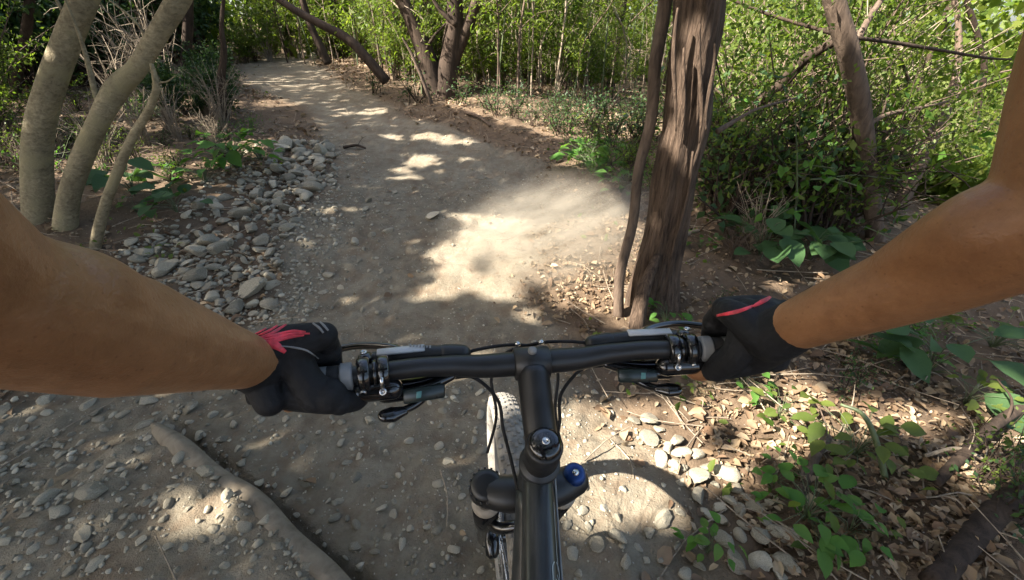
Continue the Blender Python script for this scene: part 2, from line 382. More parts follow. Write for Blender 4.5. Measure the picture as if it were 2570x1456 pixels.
# ------------------------------------------------------------------ stones and gravel
import bmesh
def ico(sub):
    bm = bmesh.new(); bmesh.ops.create_icosphere(bm, subdivisions=sub, radius=1.0)
    v = np.array([q.co[:] for q in bm.verts]); f = np.array([[w.index for w in q.verts] for q in bm.faces]); bm.free(); return v, f
ICO3 = ico(3); ICO2 = ico(2); ICO1 = ico(1)
def rock(seed, base, flat=0.58, k=7):
    r = np.random.default_rng(seed); v, f = base
    n = r.normal(size=(k, 3)); n /= np.linalg.norm(n, axis=1)[:, None]; h = r.uniform(0.42, 0.9, k)
    d = v@n.T; rad = np.where(d > 0.05, h[None, :]/np.maximum(d, 0.05), 9)
    rad = -np.log(np.exp(-rad*44).sum(1)+math.exp(-44*1.0))/44
    w = v*rad[:, None]*(1+0.02*r.normal(size=(len(v), 1)))*np.array([r.uniform(.8, 1.35), r.uniform(.6, 1.0), flat*r.uniform(.75, 1.2)])
    return w, f
STONES = []
for i in range(18):
    v, f = rock(100+i, ICO3); me = fast_mesh('stone', v, f, M['stone'], True); me.set_sharp_from_angle(angle=R(24)); STONES.append(me)
def place_stone(p, r, parent=None, sink=0.25):
    me = STONES[rng.integers(len(STONES))]
    o = link(bpy.data.objects.new('stone', me), parent)
    o.location = (p[0], p[1], p[2]+r*0.55*(1-2*sink)); s = r*rng.uniform(.85, 1.15, 3); o.scale = s
    o.rotation_euler = (rng.normal()*.3, rng.normal()*.3, rng.uniform(0, 6.28)); return o
def inpoly(px, py, poly):
    poly = np.asarray(poly, float); x, y = px, py; c = np.zeros(len(x), bool); j = len(poly)-1
    for i in range(len(poly)):
        xi, yi = poly[i]; xj, yj = poly[j]
        c ^= ((yi > y) != (yj > y)) & (x < (xj-xi)*(y-yi)/(yj-yi+1e-9)+xi); j = i
    return c
def sample_poly(poly, n, jit=0):
    poly = np.asarray(poly, float); lo, hi = poly.min(0), poly.max(0); out = []
    while len(out) < n:
        q = rng.uniform(lo, hi, (n*2, 2)); out += list(q[inpoly(q[:, 0], q[:, 1], poly)])
    q = np.array(out[:n]); return hit(q[:, 0], q[:, 1])[0]
taken = []
def scatter(poly, n, lo, hi, fn, sep=0.8, tries=6):
    k = 0
    pts = sample_poly(poly, n*tries)
    for p in pts:
        if k >= n: break
        d = np.linalg.norm(p-CAM); r = d/FPX*np.exp(rng.uniform(math.log(lo), math.log(hi)))
        if any((p[0]-a)**2+(p[1]-b)**2 < (sep*(r+c))**2 for a, b, c in taken): continue
        taken.append((p[0], p[1], r)); fn(p, r); k += 1
def to_px(p):
    q = np.asarray(p)-CAM; d = q@FW; return 1285+FPX*(q@RT)/d, 728-FPX*(q@UP)/d
def loose(labels, group):
    def fn(p, r):
        px, py = to_px(p); tag(place_stone(p, r), next(l for t, l in labels if t(px, py, r)), 'stone', group)
    return fn
ANY = lambda *a: True
heap = [(720, 352), (835, 372), (800, 470), (760, 560), (700, 640), (712, 790), (560, 800), (300, 625), (420, 585), (520, 520), (650, 440)]
# single stones one can point to
for (px, py, w, lab) in [(1088, 553, 17, 'lone flat pale stone lying in the middle of the trail beside the brightest sun patch'),
                         (533, 622, 25, 'palest whitish stone in the heap left of the trail, below the broad green leaves'),
                         (640, 735, 33, 'largest pale block of the heap, just above the red striped glove'),
                         (590, 775, 27, 'rounded stone directly above the cuff of the red striped glove'),
                         (425, 680, 25, 'long tilted slab of the heap close to the bare left forearm'),
                         (243, 1245, 26, 'solitary rounded stone on the raised ledge at the lower left of the trail')]:
    p = g1(px, py); r = w*np.linalg.norm(p-CAM)/FPX; taken.append((p[0], p[1], r)); tag(place_stone(p, r, sink=.2), lab, 'stone')
scatter(heap, 200, 7, 24, loose([(lambda x, y, r: y > 690 and x < 560, 'grey stone of the heap lying next to the bare left forearm'), (lambda x, y, r: y > 690, 'grey stone of the heap lying just above the red striped glove'),
  (lambda x, y, r: x < 430, 'grey stone of the heap near the foot of the thin crooked sapling'), (lambda x, y, r: y < 500, 'grey stone of the heap beside the bright green plants'),
  (lambda x, y, r: x < 560, 'grey stone of the heap in front of the broad bluish plants'), (ANY, 'grey stone in the middle of the heap, on its side towards the trail')], 'stones heaped along the left edge of the trail'), 0.66)
scatter([(690, 352), (835, 365), (850, 470), (690, 480)], 46, 7, 18, loose([(lambda x, y, r: y < 405, 'flat stone at the very far tip of the heap'), (ANY, 'flat stone of the narrow far end of the heap beside the bright green plant')], 'flat stones at the far end of the heap'), 0.6)
band = [(1560, 1050), (1640, 1060), (1760, 1150), (1900, 1260), (2000, 1400), (1990, 1456), (1830, 1456), (1800, 1330), (1700, 1230), (1600, 1110)]
scatter(band, 80, 13, 34, loose([(lambda x, y, r: y < 1200, 'pale sunlit stone of the band right of the wheel shadow'), (lambda x, y, r: y < 1330, 'pale stone of the band in the shade left of the lush round leaved plant'), (ANY, 'pale blocky stone of the band at the bottom picture edge')], 'stones banding the trail side below the right arm'), 0.7)
child = lambda p, r: place_stone(p, r, trail, 0.42)
scatter([(0, 1000), (440, 990), (560, 1130), (830, 1456), (0, 1456)], 130, 6, 19, child, 1.1)
scatter([(450, 1010), (900, 930), (1230, 930), (1250, 1456), (860, 1456)], 130, 6, 16, child, 1.1)
scatter([(700, 560), (1000, 480), (1000, 800), (730, 800)], 40, 6, 14, child, 1.3)
scatter([(1420, 1290), (1800, 1290), (1800, 1456), (1420, 1456)], 22, 10, 22, child, 1.2)
# rubble too small to pick apart, round and between the stones of the heap
# gravel: joined
def joined_rocks(name, pts, rad, parent, base=ICO1):
    vs, fs = [], []; n = 0
    bank = [rock(300+i, base, 0.7, 7) for i in range(14)]
    for p, r in zip(pts, rad):
        v, f = bank[rng.integers(14)]; a = rng.uniform(0, 6.28); c, s = math.cos(a), math.sin(a)
        w = v@np.array([[c, s, 0], [-s, c, 0], [0, 0, 1]])*r; vs.append(w+p+np.array([0, 0, r*0.12])); fs.append(f+n); n += len(v)
    me = fast_mesh(name, np.vstack(vs), np.vstack(fs), M['stone'], False)
    return tag(link(bpy.data.objects.new(name, me), parent), kind='stuff')
def near_pts(n, x0, x1, y0, y1, pw=1.0):
    x = rng.uniform(x0, x1, n); y = y0+(y1-y0)*rng.uniform(0, 1, n)**pw
    return x, y
x, y = near_pts(21000, -2.6, 2.2, 0.2, 5.5, 1.25)
dens = 0.5+fbm(x*1.3, y*1.3, 71, 3)*1.2; l, r_ = trail_lr(y)
dens = np.where(x < l+0.35, dens+0.45, dens); dens = np.where((y > 1.7) & (x > l+.5), dens-.28, dens)
k = (rng.uniform(0, 1, len(x)) < dens) & (trail_mask(x, y) > .15)
x, y = x[k], y[k]; rad = np.exp(rng.normal(math.log(0.0062), 0.55, len(x))).clip(0.003, 0.02)
joined_rocks('gravel', np.stack([x, y, hfun(x, y)], -1), rad, trail)

q = np.vstack([sample_poly([(650, 345), (850, 372), (860, 560), (780, 800), (540, 830), (280, 640), (420, 560)], 1500), sample_poly([(0, 1000), (450, 1000), (560, 1130), (830, 1456), (0, 1456)], 500)])
cl = fbm(q[:, 0]*3, q[:, 1]*3, 77, 2); q = q[cl > -.25]; d = np.linalg.norm(q-CAM, axis=1)
joined_rocks('rubble', q, d/FPX*np.exp(rng.uniform(math.log(2.5), math.log(8), len(q))), trail, ICO2)
# ------------------------------------------------------------------ leaf helpers
def unit(a): return a/(np.linalg.norm(a, axis=-1, keepdims=True)+1e-9)
def leafgeo(c, l, wr, d, n, fold=0.25, droop=0.15, six=True):
    """pointed leaves folded along the midrib: centre, length, width ratio, direction, normal"""
    c = np.asarray(c, float); N = len(c); l = np.broadcast_to(l, (N,)).astype(float)[:, None]; wr = np.broadcast_to(wr, (N,)).astype(float)[:, None]
    d = unit(d); b = unit(np.cross(d, n)); n = np.cross(b, d)
    base = c-d*l*.5; tip = c+d*l*.5-n*l*droop
    if not six:
        R_ = c+b*l*wr*.5+n*l*wr*fold*.5; L_ = c-b*l*wr*.5+n*l*wr*fold*.5
        v = np.stack([base, R_, tip, L_], 1).reshape(-1, 3); i = np.arange(N)*4
        return v, np.stack([i, i+1, i+2, i+3], -1)
    r1 = c-d*l*.18+b*l*wr*.5+n*l*wr*fold*.5; r2 = c+d*l*.2+b*l*wr*.42+n*l*(wr*fold*.4-droop*.4)
    l1 = c-d*l*.18-b*l*wr*.5+n*l*wr*fold*.5; l2 = c+d*l*.2-b*l*wr*.42+n*l*(wr*fold*.4-droop*.4)
    v = np.stack([base, r1, r2, tip, l2, l1], 1).reshape(-1, 3); i = np.arange(N)*6
    return v, np.concatenate([np.stack([i, i+1, i+2, i+3], -1), np.stack([i+3, i+4, i+5, i], -1)])
def rdir(n, up=0.0, r=rng): return unit(r.normal(size=(n, 3))+np.array([0, 0, up]))
def leaf_obj(name, c, l, wr, mat_, parent=None, d=None, n=None, six=True, fold=.25, droop=.15):
    c = np.asarray(c); d = rdir(len(c), -.3) if d is None else d; n = rdir(len(c), 1.1) if n is None else n
    v, q = leafgeo(c, l, wr, d, n, fold, droop, six)
    return link(bpy.data.objects.new(name, fast_mesh(name, v, q, mat_)), parent)

# ------------------------------------------------------------------ trees that stand in the picture
def px_tube(mb, path, Ys, w, n=20, m=40, rough=0.10, seed=1, ridge=0.0):
    """limb through points seen at (px, py) and standing Ys metres ahead; w = widths in photograph pixels"""
    Ys = np.broadcast_to(Ys, (len(path),)) if np.ndim(Ys) else [Ys]*len(path)
    p = np.array([PY(a, b, y) for (a, b), y in zip(path, Ys)])
    dep = (p-CAM)@FW; dep = dep/np.sqrt(1+((p-CAM)[:, 0]/dep)**2); r = np.interp(np.linspace(0, 1, len(path)), np.linspace(0, 1, len(w)), w)/2*dep/FPX
    p2 = spline(p, m); r2 = spline(np.stack([r, r, r], -1), m)[:, 0]
    tube(mb, p2, r2, n, True, None, rough, seed, ridge); return p2, r2
def local(mb, base):
    b = np.asarray(base); return mb.xf(lambda v: v-b)
TREES = {}
def tree(name, label, cat, base, group=None):
    e = empty(name, base); tag(e, label, cat, group); TREES[label] = e; return e
def add_part(e, name, mb, mat_, parent=None):
    local(mb, e.location); return mb.build(name, mat_, parent or e)
def to_ground(p, extra=0.08): return np.array([p[0], p[1], hz(p[0], p[1])-extra])

# pale smooth tree at the left: two leaning trunks from one foot
e = tree('pale_tree', 'pale smooth barked tree with two bent trunks behind the left forearm', 'tree', to_ground(PY(130, 640, 2.9)))
mb = MB(); px_tube(mb, [(112, 700), (100, 560), (94, 450), (98, 330), (128, 215), (172, 95), (215, -10), (262, -140), (330, -330)], [2.95, 2.95, 2.95, 2.97, 3.0, 3.05, 3.1, 3.2, 3.4], [112, 94, 90, 86, 82, 79, 77, 71, 57], 26, 70, 0.035, 3)
add_part(e, 'trunk', mb, M['pale_bark'])
mb = MB(); px_tube(mb, [(165, 700), (163, 600), (172, 500), (205, 400), (248, 305), (292, 225), (345, 170), (390, 95), (445, 5), (500, -100), (570, -250)], [2.85]*5+[2.9, 2.92, 2.95, 3.0, 3.1, 3.3], [88, 74, 65, 63, 60, 68, 56, 56, 62, 54, 46], 24, 70, 0.05, 5)
add_part(e, 'trunk', mb, M['pale_bark'])
mb = MB(); px_tube(mb, [(262, 285), (240, 235), (222, 165), (206, 108), (180, 40), (150, -30)], 2.86, [22, 20, 17, 13, 9, 5], 10, 24, 0.1, 6); add_part(e, 'branch', mb, M['pale_bark'])
mb = MB(); px_tube(mb, [(372, 110), (352, 70), (320, 35), (290, 12), (250, -20)], 2.95, [9, 8, 7, 6, 4], 8, 20, 0.1, 7); add_part(e, 'branch', mb, M['pale_bark'])
mb = MB(); px_tube(mb, [(168, 48), (150, 15), (125, -30)], 3.04, [14, 12, 8], 8, 14, 0.1, 8); add_part(e, 'branch', mb, M['pale_bark'])
e = tree('bare_sapling', 'thin crooked pale sapling with broken top right of the two bent trunks', 'sapling', to_ground(PY(232, 700, 2.62)))
mb = MB(); px_tube(mb, [(232, 740), (240, 620), (262, 520), (296, 430), (330, 350), (372, 280), (392, 225), (388, 190), (380, 160)], 2.65, [36, 34, 31, 29, 26, 24, 21, 17, 12], 14, 48, 0.10, 9)
add_part(e, 'trunk', mb, M['pale_bark'])
mb = MB(); px_tube(mb, [(388, 222), (402, 208), (420, 205), (440, 190)], 2.65, [9, 7, 5, 3], 6, 10, 0.1, 10); add_part(e, 'branch', mb, M['pale_bark'])

# shaggy cedar right of the trail
b = g1(1650, 800); Yt = b[1]+0.12
e = tree('cedar_tree', 'thick shaggy barked tree leaning right behind the right glove, with a sunlit strip', 'tree', (PY(1650, 800, Yt)[0], Yt, hz(PY(1650, 800, Yt)[0], Yt)-.05))
mb = MB(); px_tube(mb, [(1622, 900), (1632, 800), (1648, 690), (1678, 560), (1696, 440), (1724, 320), (1733, 190), (1750, 60), (1756, -80), (1768, -320)], [Yt]*10, [240, 158, 118, 106, 112, 118, 110, 116, 124, 112], 56, 120, 0.16, 12, 0.22)
TRUNK_R = add_part(e, 'trunk', mb, M['cedar'])
# loose strips of bark
for i, (a, c, s) in enumerate([((1700, 20), (1690, 330), 3), ((1762, 60), (1752, 360), 4), ((1722, 120), (1700, 420), 5), ((1740, 380), (1690, 650), 6), ((1790, 110), (1775, 330), 7)]):
    mb = MB(); q = np.array([np.array(a)+(np.array(c)-np.array(a))*t+np.array([6*math.sin(5*t+s), 0]) for t in np.linspace(0, 1, 7)])
    px_tube(mb, [tuple(z) for z in q], Yt-0.122, [6, 11, 12, 9, 4], 6, 22, 0.25, 60+i); add_part(e, 'bark_strip', mb, M['cedar'])
mb = MB(); px_tube(mb, [(1800, 330), (1850, 300), (1905, 272), (2000, 245)], [Yt, Yt+.05, Yt+.1, Yt+.3], [16, 11, 8, 5], 8, 16, 0.12, 13); add_part(e, 'branch', mb, M['grey_bark'])
mb = MB(); px_tube(mb, [(1790, 120), (1806, 190), (1820, 260)], Yt, [5, 4, 2], 6, 10, 0.1, 14); add_part(e, 'branch', mb, M['dark_bark'])
e = tree('slender_tree', 'slender grey stem leaning right up against the shaggy barked tree', 'tree', to_ground(PY(1560, 800, Yt-.1)))
mb = MB(); px_tube(mb, [(1545, 900), (1552, 800), (1556, 690), (1588, 560), (1602, 430), (1634, 300), (1645, 160), (1668, 20), (1676, -120), (1690, -260)], [Yt-.1, Yt-.1, Yt-.08, Yt-.04, Yt, Yt+.03, Yt+.06, Yt+.1, Yt+.1, Yt+.1], [32, 29, 26, 25, 27, 30, 34, 38, 40, 36], 18, 70, 0.10, 15, 0.1)
add_part(e, 'trunk', mb, M['grey_bark'])
e = tree('slender_tree', 'short reddish stem at the foot of the shaggy barked tree, above the brake lever', 'tree', to_ground(PY(1600, 830, Yt-.3)))
mb = MB(); px_tube(mb, [(1590, 860), (1602, 790), (1618, 720), (1650, 640)], [Yt-.22, Yt-.2, Yt-.17, Yt-.1], [48, 40, 34, 20], 14, 24, 0.12, 16, .1); add_part(e, 'trunk', mb, M['cedar'])

# second trunk at the right, by the forearm
Y2 = 2.9
e = tree('grey_tree', 'grey brown tree trunk rising from behind the right forearm, forking near the top', 'tree', to_ground(PY(2210, 760, Y2)))
mb = MB(); px_tube(mb, [(2215, 900), (2212, 760), (2200, 620), (2186, 480), (2168, 340), (2150, 220), (2124, 110), (2098, 20), (2085, -60), (2070, -250)], Y2, [66, 60, 52, 50, 58, 62, 62, 58, 56, 50], 22, 70, 0.08, 21, 0.06)
add_part(e, 'trunk', mb, M['grey_bark'])
for k, (path, Ys, w) in enumerate([
    ([(2135, 130), (2165, 75), (2195, 25), (2240, -40)], [Y2, Y2+.05, Y2+.1, Y2+.2], [26, 22, 20, 14]),
    ([(2130, 85), (2020, 150), (1960, 215), (1900, 265), (1850, 318), (1810, 360)], [Y2, Y2+.15, Y2+.3, Y2+.4, Y2+.5, Y2+.55], [22, 30, 34, 30, 26, 16]),
    ([(2140, 98), (2040, 70), (1940, 40), (1850, 5), (1780, -30)], [Y2, Y2+.1, Y2+.2, Y2+.3, Y2+.4], [13, 11, 9, 8, 5]),
    ([(2148, 95), (2250, 108), (2370, 128), (2480, 146), (2560, 150)], [Y2, Y2+.1, Y2+.15, Y2+.2, Y2+.25], [11, 12, 10, 9, 6]),
    ([(2172, 318), (2220, 290), (2280, 275), (2350, 262), (2420, 240)], [Y2, Y2+.05, Y2+.1, Y2+.2, Y2+.4], [16, 14, 10, 8, 4]),
    ([(2175, 340), (2230, 330), (2300, 318), (2340, 312)], [Y2, Y2+.05, Y2+.1, Y2+.2], [7, 6, 4, 3]),
    ([(2180, 470), (2150, 440), (2115, 415), (2085, 385)], [Y2, Y2+.05, Y2+.1, Y2+.15], [10, 8, 6, 4]),
    ([(2215, 285), (2228, 240), (2236, 200)], [Y2+.05, Y2+.1, Y2+.1], [7, 5, 3])]):
    mb = MB(); px_tube(mb, path, Ys, w, 10, 28, 0.14, 30+k); add_part(e, 'branch', mb, M['grey_bark'] if k in (0, 4) else M['dark_bark'])

def leaning(name, label, path, Ys, w, mt, seed, group=None, branches=()):
    p0 = PY(*path[0], Ys if not np.ndim(Ys) else Ys[0]); e = tree(name, label, 'tree', to_ground(p0), group)
    mb = MB(); px_tube(mb, path, Ys, w, 14, 44, 0.12, seed, 0.05); add_part(e, 'trunk', mb, mt)
    for j, (bp, by, bw) in enumerate(branches):
        mb = MB(); px_tube(mb, bp, by, bw, 8, 20, 0.14, seed+50+j); add_part(e, 'branch', mb, mt)
    return e
leaning('leaning_tree', 'dark crooked trunk leaning right, half way between the shaggy tree and the grey trunk', [(1880, 520), (1905, 430), (1945, 340), (1990, 280), (2070, 180), (2110, 60), (2160, -60)], [3.7, 3.7, 3.75, 3.8, 3.9, 4.0, 4.1], [34, 32, 30, 26, 18, 14, 10], M['dark_bark'], 41, None,
        [([(1945, 345), (1925, 300), (1915, 250), (1880, 190)], [3.75, 3.8, 3.8, 3.9], [12, 10, 7, 4])])
leaning('leaning_tree', 'brown leaning trunk low behind the grey trunk, pointing up to the sky gap', [(1960, 560), (2010, 490), (2060, 410), (2130, 340), (2250, 330)], [3.5, 3.5, 3.5, 3.6, 3.7], [24, 22, 22, 16, 9], M['grey_bark'], 43)
leaning('leaning_tree', 'broad brown trunk leaning up beside the right elbow, under the sky gap', [(2200, 620), (2250, 530), (2320, 380), (2370, 280), (2400, 190), (2405, 60), (2380, -60)], [3.6, 3.6, 3.7, 3.8, 3.9, 4.0, 4.1], [44, 46, 44, 38, 26, 18, 14], M['grey_bark'], 45, None,
        [([(2335, 340), (2290, 225), (2262, 150), (2240, 60)], [3.7, 3.8, 3.8, 3.9], [16, 12, 9, 5]), ([(2380, 260), (2440, 210), (2500, 185), (2570, 170)], [3.8, 3.8, 3.9, 3.9], [12, 10, 8, 5]),
         ([(2390, 300), (2400, 370), (2440, 410)], [3.8, 3.8, 3.8], [10, 8, 4])])
leaning('leaning_tree', 'dark stem at the very top right corner above the elbow', [(2440, 330), (2470, 180), (2450, 80), (2425, 0), (2400, -80)], 5.0, [22, 20, 18, 16, 14], M['dark_bark'], 46)
# tree of several dark trunks beside the far bend
b = g1(1105, 243); Yc = b[1]
e = tree('dark_tree', 'dark tree of three spreading trunks standing right of the trail bend', 'tree', b-np.array([0, 0, .05]))
for k, (path, w) in enumerate([([(1098, 262), (1085, 200), (1062, 120), (1035, 55), (1000, -20), (960, -110)], [60, 54, 46, 42, 36, 28]),
                               ([(1112, 262), (1122, 190), (1136, 110), (1142, 40), (1140, -40), (1145, -140)], [72, 56, 50, 42, 38, 30]),
                               ([(1125, 180), (1158, 100), (1180, 50), (1200, -10), (1230, -110)], [42, 34, 30, 28, 20])]):
    mb = MB(); px_tube(mb, path, Yc, w, 14, 36, 0.16, 70+k, 0.08); add_part(e, 'trunk', mb, M['dark_bark'])
mb = MB(); px_tube(mb, [(1062, 135), (1090, 90), (1118, 60)], Yc-.1, [9, 8, 5], 6, 10, .1, 75); add_part(e, 'branch', mb, M['dark_bark'])
mb = MB(); px_tube(mb, [(1145, 65), (1118, 40), (1095, 12), (1080, -20)], Yc-.1, [14, 12, 10, 8], 8, 12, .1, 76); add_part(e, 'branch', mb, M['dark_bark'])
leaning('dead_pole', 'dark dead pole slanting down from the upper left to the trail edge', [(970, 205), (915, 140), (870, 96), (800, 58), (745, 28), (690, -8), (600, -70)], [7.0, 7.0, 7.05, 7.1, 7.2, 7.3, 7.5], [26, 26, 24, 22, 20, 18, 16], M['dark_bark'], 81)
leaning('dead_pole', 'thin dark pole crossing behind the slanting one beside the far trail', [(824, 160), (800, 110), (782, 70), (765, 20), (752, -30), (735, -110)], 8.2, [22, 20, 19, 18, 17, 14], M['dark_bark'], 82)
leaning('dead_pole', 'thin bare stick propped against the dark tree of three trunks', [(1088, 275), (1070, 225), (1048, 170), (1030, 130), (1010, 95)], Yc-.45, [10, 9, 8, 7, 4], M['grey_bark'], 83)
leaning('dark_stump_tree', 'dim brown trunk among dry brush at the left of the trail', [(552, 300), (558, 250), (556, 190), (562, 130), (556, 60), (566, -40)], 5.6, [30, 26, 22, 18, 13, 8], M['dark_bark'], 84)
leaning('dim_tree', 'dim vertical trunk far back between the two pale trunks', [(470, 250), (468, 150), (472, 40), (470, -80)], 8.5, [34, 30, 28, 26], M['dark_bark'], 85)
leaning('dim_tree', 'dim slanting trunk far back at the upper left corner', [(30, 330), (40, 200), (66, 80), (80, -60)], 6.5, [40, 36, 32, 28], M['dark_bark'], 86)
def hang(e, paths, Ys, n, spread, mt, size=(.03, .06), seed=1):
    r = np.random.default_rng(seed); cs = []
    for path, yy in zip(paths, Ys):
        p = spline(np.array([PY(a, b, yy) for a, b in path]), 40); cen = p[r.integers(4, 40, 46)]+r.normal(size=(46, 3))*spread
        m = n//46; cs.append((cen[:, None]+r.normal(size=(46, m, 3))*.075).reshape(-1, 3))
    c = np.vstack(cs)-np.array(e.location); leaf_obj('foliage', c, r.uniform(*size, len(c)), .5, M[mt], e, None, None, six=False)
gt = TREES['grey brown tree trunk rising from behind the right forearm, forking near the top']
hang(gt, [[(2130, 85), (1960, 190), (1830, 300)], [(2140, 90), (1990, 40), (1800, -40)], [(2170, 320), (2280, 300), (2420, 280)]], [3.3, 3.2, 3.1], 620, .15, 'leaf_mid', (.025, .05), 5)
ct = TREES['thick shaggy barked tree leaning right behind the right glove, with a sunlit strip']
hang(ct, [[(1795, 330), (1850, 300), (1990, 245)], [(1800, 60), (1880, 100), (1960, 120)]], [2.6, 2.9], 700, .15, 'leaf_mid', (.022, .045), 6)
lt = TREES['broad brown trunk leaning up beside the right elbow, under the sky gap']
hang(lt, [[(2335, 340), (2290, 270), (2250, 230)], [(2380, 330), (2500, 285), (2580, 270)], [(2390, 300), (2440, 410), (2500, 430)]], [3.8, 3.9, 3.8], 420, .12, 'leaf_lit', (.03, .055), 7)
dt = TREES['dark tree of three spreading trunks standing right of the trail bend']
hang(dt, [[(1010, 20), (960, -20), (900, -60)], [(1190, 20), (1250, -10), (1330, -40)]], [Yc, Yc+.3], 500, .3, 'leaf_lit', (.05, .09), 8)
e = tree('exposed_root', 'smooth half buried root or ridge running diagonally down the lower left of the trail', 'root', np.array([*_e1[:2], hz(_e1[0], _e1[1])]))
mb = MB(); n_ = 16; tt_ = np.linspace(-.04, 1.15, n_); pr = np.array([[*(_e1[:2]+_ed*_el*t+_en*(.012+.010*math.sin(7*t)+.006*math.sin(17*t))), 0] for t in tt_])
pr[:, 2] = hfun(pr[:, 0]+_en[0]*.05, pr[:, 1]+_en[1]*.05, False)-.012+.006*np.sin(tt_*11)
tube(mb, spline(pr, 60), [.012, .034, .038, .034, .040, .036], 20, True, None, .16, 77, .05); add_part(e, 'wood', mb, M['root'])
# bare stems and logs at the lower right
e = tree('bare_sapling', 'bare pale green stem rising from the lower right edge in front of the undergrowth', 'sapling', to_ground(P(2262, 1500, 1.3)))
mb = MB(); q0 = g1(2262, 1440); q0 = q0-np.array([0, 0, .05]); d0 = np.linalg.norm(q0[:2])
p = np.array([q0, P(2245, 1330, 1.50), P(2225, 1220, 1.48), P(2200, 1110, 1.46), P(2165, 1040, 1.46), P(2110, 1015, 1.5)]); tube(mb, spline(p, 40), [0.013, .012, .010, .008, .005], 10, True, None, .1, 4)
e.location = q0; add_part(e, 'stem', mb, M['green_stem'])
def log(name, label, a, bq, w0, w1, lift, mt, seed, cat='branch'):
    pa, pb = g1(*a), g1(*bq); pa[2] += lift[0]; pb[2] += lift[1]; mid = (pa+pb)/2+np.array([0.02, .03, .02])
    e = empty(name, pa); tag(e, label, cat); mb = MB(); n = np.linalg.norm(pa-CAM)/FPX
    tube(mb, spline([pa, mid, pb], 30), [w0*n/2, w1*n/2], 16, True, None, .12, seed, .06); add_part(e, 'wood', mb, mt)
    pm = (pa*.4+pb*.6); mb = MB(); tube(mb, spline([pm, pm+np.array([.05, .06, .08]), pm+np.array([.08, .16, .10])], 10), [w1*n/7, w1*n/16], 8, True, None, .1, seed+1); add_part(e, 'side_twig', mb, mt)
log('fallen_log', 'dark brown fallen log slanting up out of the lower right corner', (2330, 1475), (2620, 1210), 36, 46, (.01, .06), M['dark_bark'], 91, 'log')
log('fallen_branch', 'short mottled fallen branch in the green undergrowth below the right glove', (1985, 1280), (2065, 1120), 22, 18, (.01, .03), M['grey_bark'], 92)
log('fallen_branch', 'dark fallen branch running to the right picture edge above the dark log', (2330, 1235), (2590, 1020), 16, 22, (.02, .05), M['dark_bark'], 93)
log('fallen_branch', 'thin straw coloured stick lying in dry litter left of the dark log', (2300, 1172), (2470, 1182), 7, 6, (.03, .05), M['twig'], 94, 'stick')
log('fallen_branch', 'pale bleached stick leaning among leaves behind the shaggy barked tree', (1905, 560), (1960, 470), 10, 8, (.05, .32), M['twig'], 95, 'stick')
log('fallen_branch', 'short dark stick lying across the far part of the trail', (862, 372), (918, 377), 7, 4, (.01, .01), M['dark_bark'], 96, 'stick')
log('fallen_branch', 'thin bent twig lying along the right edge of the far trail', (1170, 290), (1230, 322), 8, 5, (.02, .02), M['grey_bark'], 97, 'stick')
log('fallen_branch', 'white twig lying at the foot of the shaggy barked tree', (1690, 640), (1745, 615), 9, 7, (.05, .1), M['twig'], 98, 'stick')

# ------------------------------------------------------------------ thicket plants: a few kinds, then copies
def sapling_kind(seed, h, nleaf, lmat, smat, lsize=(.05, .10), wr=.3, lean=.62):
    r = np.random.default_rng(seed)
    e = empty('thicket_sapling'); k = np.array([[0, 0, -0.1], [r.normal()*.05, r.normal()*.05, h*.35], [r.normal()*lean*.5, r.normal()*lean*.5, h*.7], [r.normal()*lean, r.normal()*lean, h]])
    p = spline(k, 14); mb = MB(); tube(mb, p, [.013, .009, .004], 6, False)
    cs, ds = [], []
    for i in range(9):
        t = r.uniform(.15, .95); q = p[int(t*13)]; a = r.uniform(0, 6.28); L = r.uniform(.25, .6)*(1.1-t*.5)
        tip = q+np.array([math.cos(a)*L, math.sin(a)*L, L*r.uniform(.1, .9)]); tube(mb, spline([q, (q+tip)/2+[0, 0, .05], tip], 5), [.005, .002], 4, False)
        m = nleaf//9; u = r.uniform(.2, 1.05, m); cs.append(q+(tip-q)*u[:, None]+r.normal(size=(m, 3))*.055); ds.append(np.tile(unit(tip-q), (m, 1)))
    cs, ds = np.vstack(cs), np.vstack(ds)
    mb.build('stem', smat, e)
    leaf_obj('foliage', cs, r.uniform(*lsize, len(cs)), wr, lmat, e, unit(ds*.6+rdir(len(cs), -.55, r)*.8), rdir(len(cs), 1, r), six=False)
    return e
def shrub_kind(seed, h, rad, nleaf, lmat, smat, nt=16, lsize=(.045, .09), wr=.45):
    r = np.random.default_rng(seed); e = empty('shrub'); mb = MB(); cs = []
    for i in range(nt):
        a = r.uniform(0, 6.28); q = r.uniform(.2, 1)
        tip = np.array([math.cos(a)*rad*q, math.sin(a)*rad*q, h*r.uniform(.45, 1)]); mid = tip*np.array([.35, .35, .6])+r.normal(size=3)*.05
        p = spline([[r.normal()*.04, r.normal()*.04, -.06], mid, tip], 9); tube(mb, p, [.009, .006, .0025], 5, False)
        for j in range(3):
            s = p[r.integers(3, 8)]; t2 = s+r.normal(size=3)*.16+[0, 0, .05]; tube(mb, np.array([s, (s+t2)/2+[0, 0, .02], t2]), [.004, .0015], 4, False)
            m = nleaf//(nt*4); cs.append(s+(t2-s)*r.uniform(0, 1.2, m)[:, None]+r.normal(size=(m, 3))*.04)
        m = nleaf//(nt*4); cs.append(p[3+(r.uniform(0, 1, m)*5.9).astype(int)]+r.normal(size=(m, 3))*.06)
    cs = np.vstack(cs); mb.build('stem', smat, e)
    if nleaf: leaf_obj('foliage', cs, r.uniform(*lsize, len(cs)), wr, lmat, e, None, None, six=False)
    return e
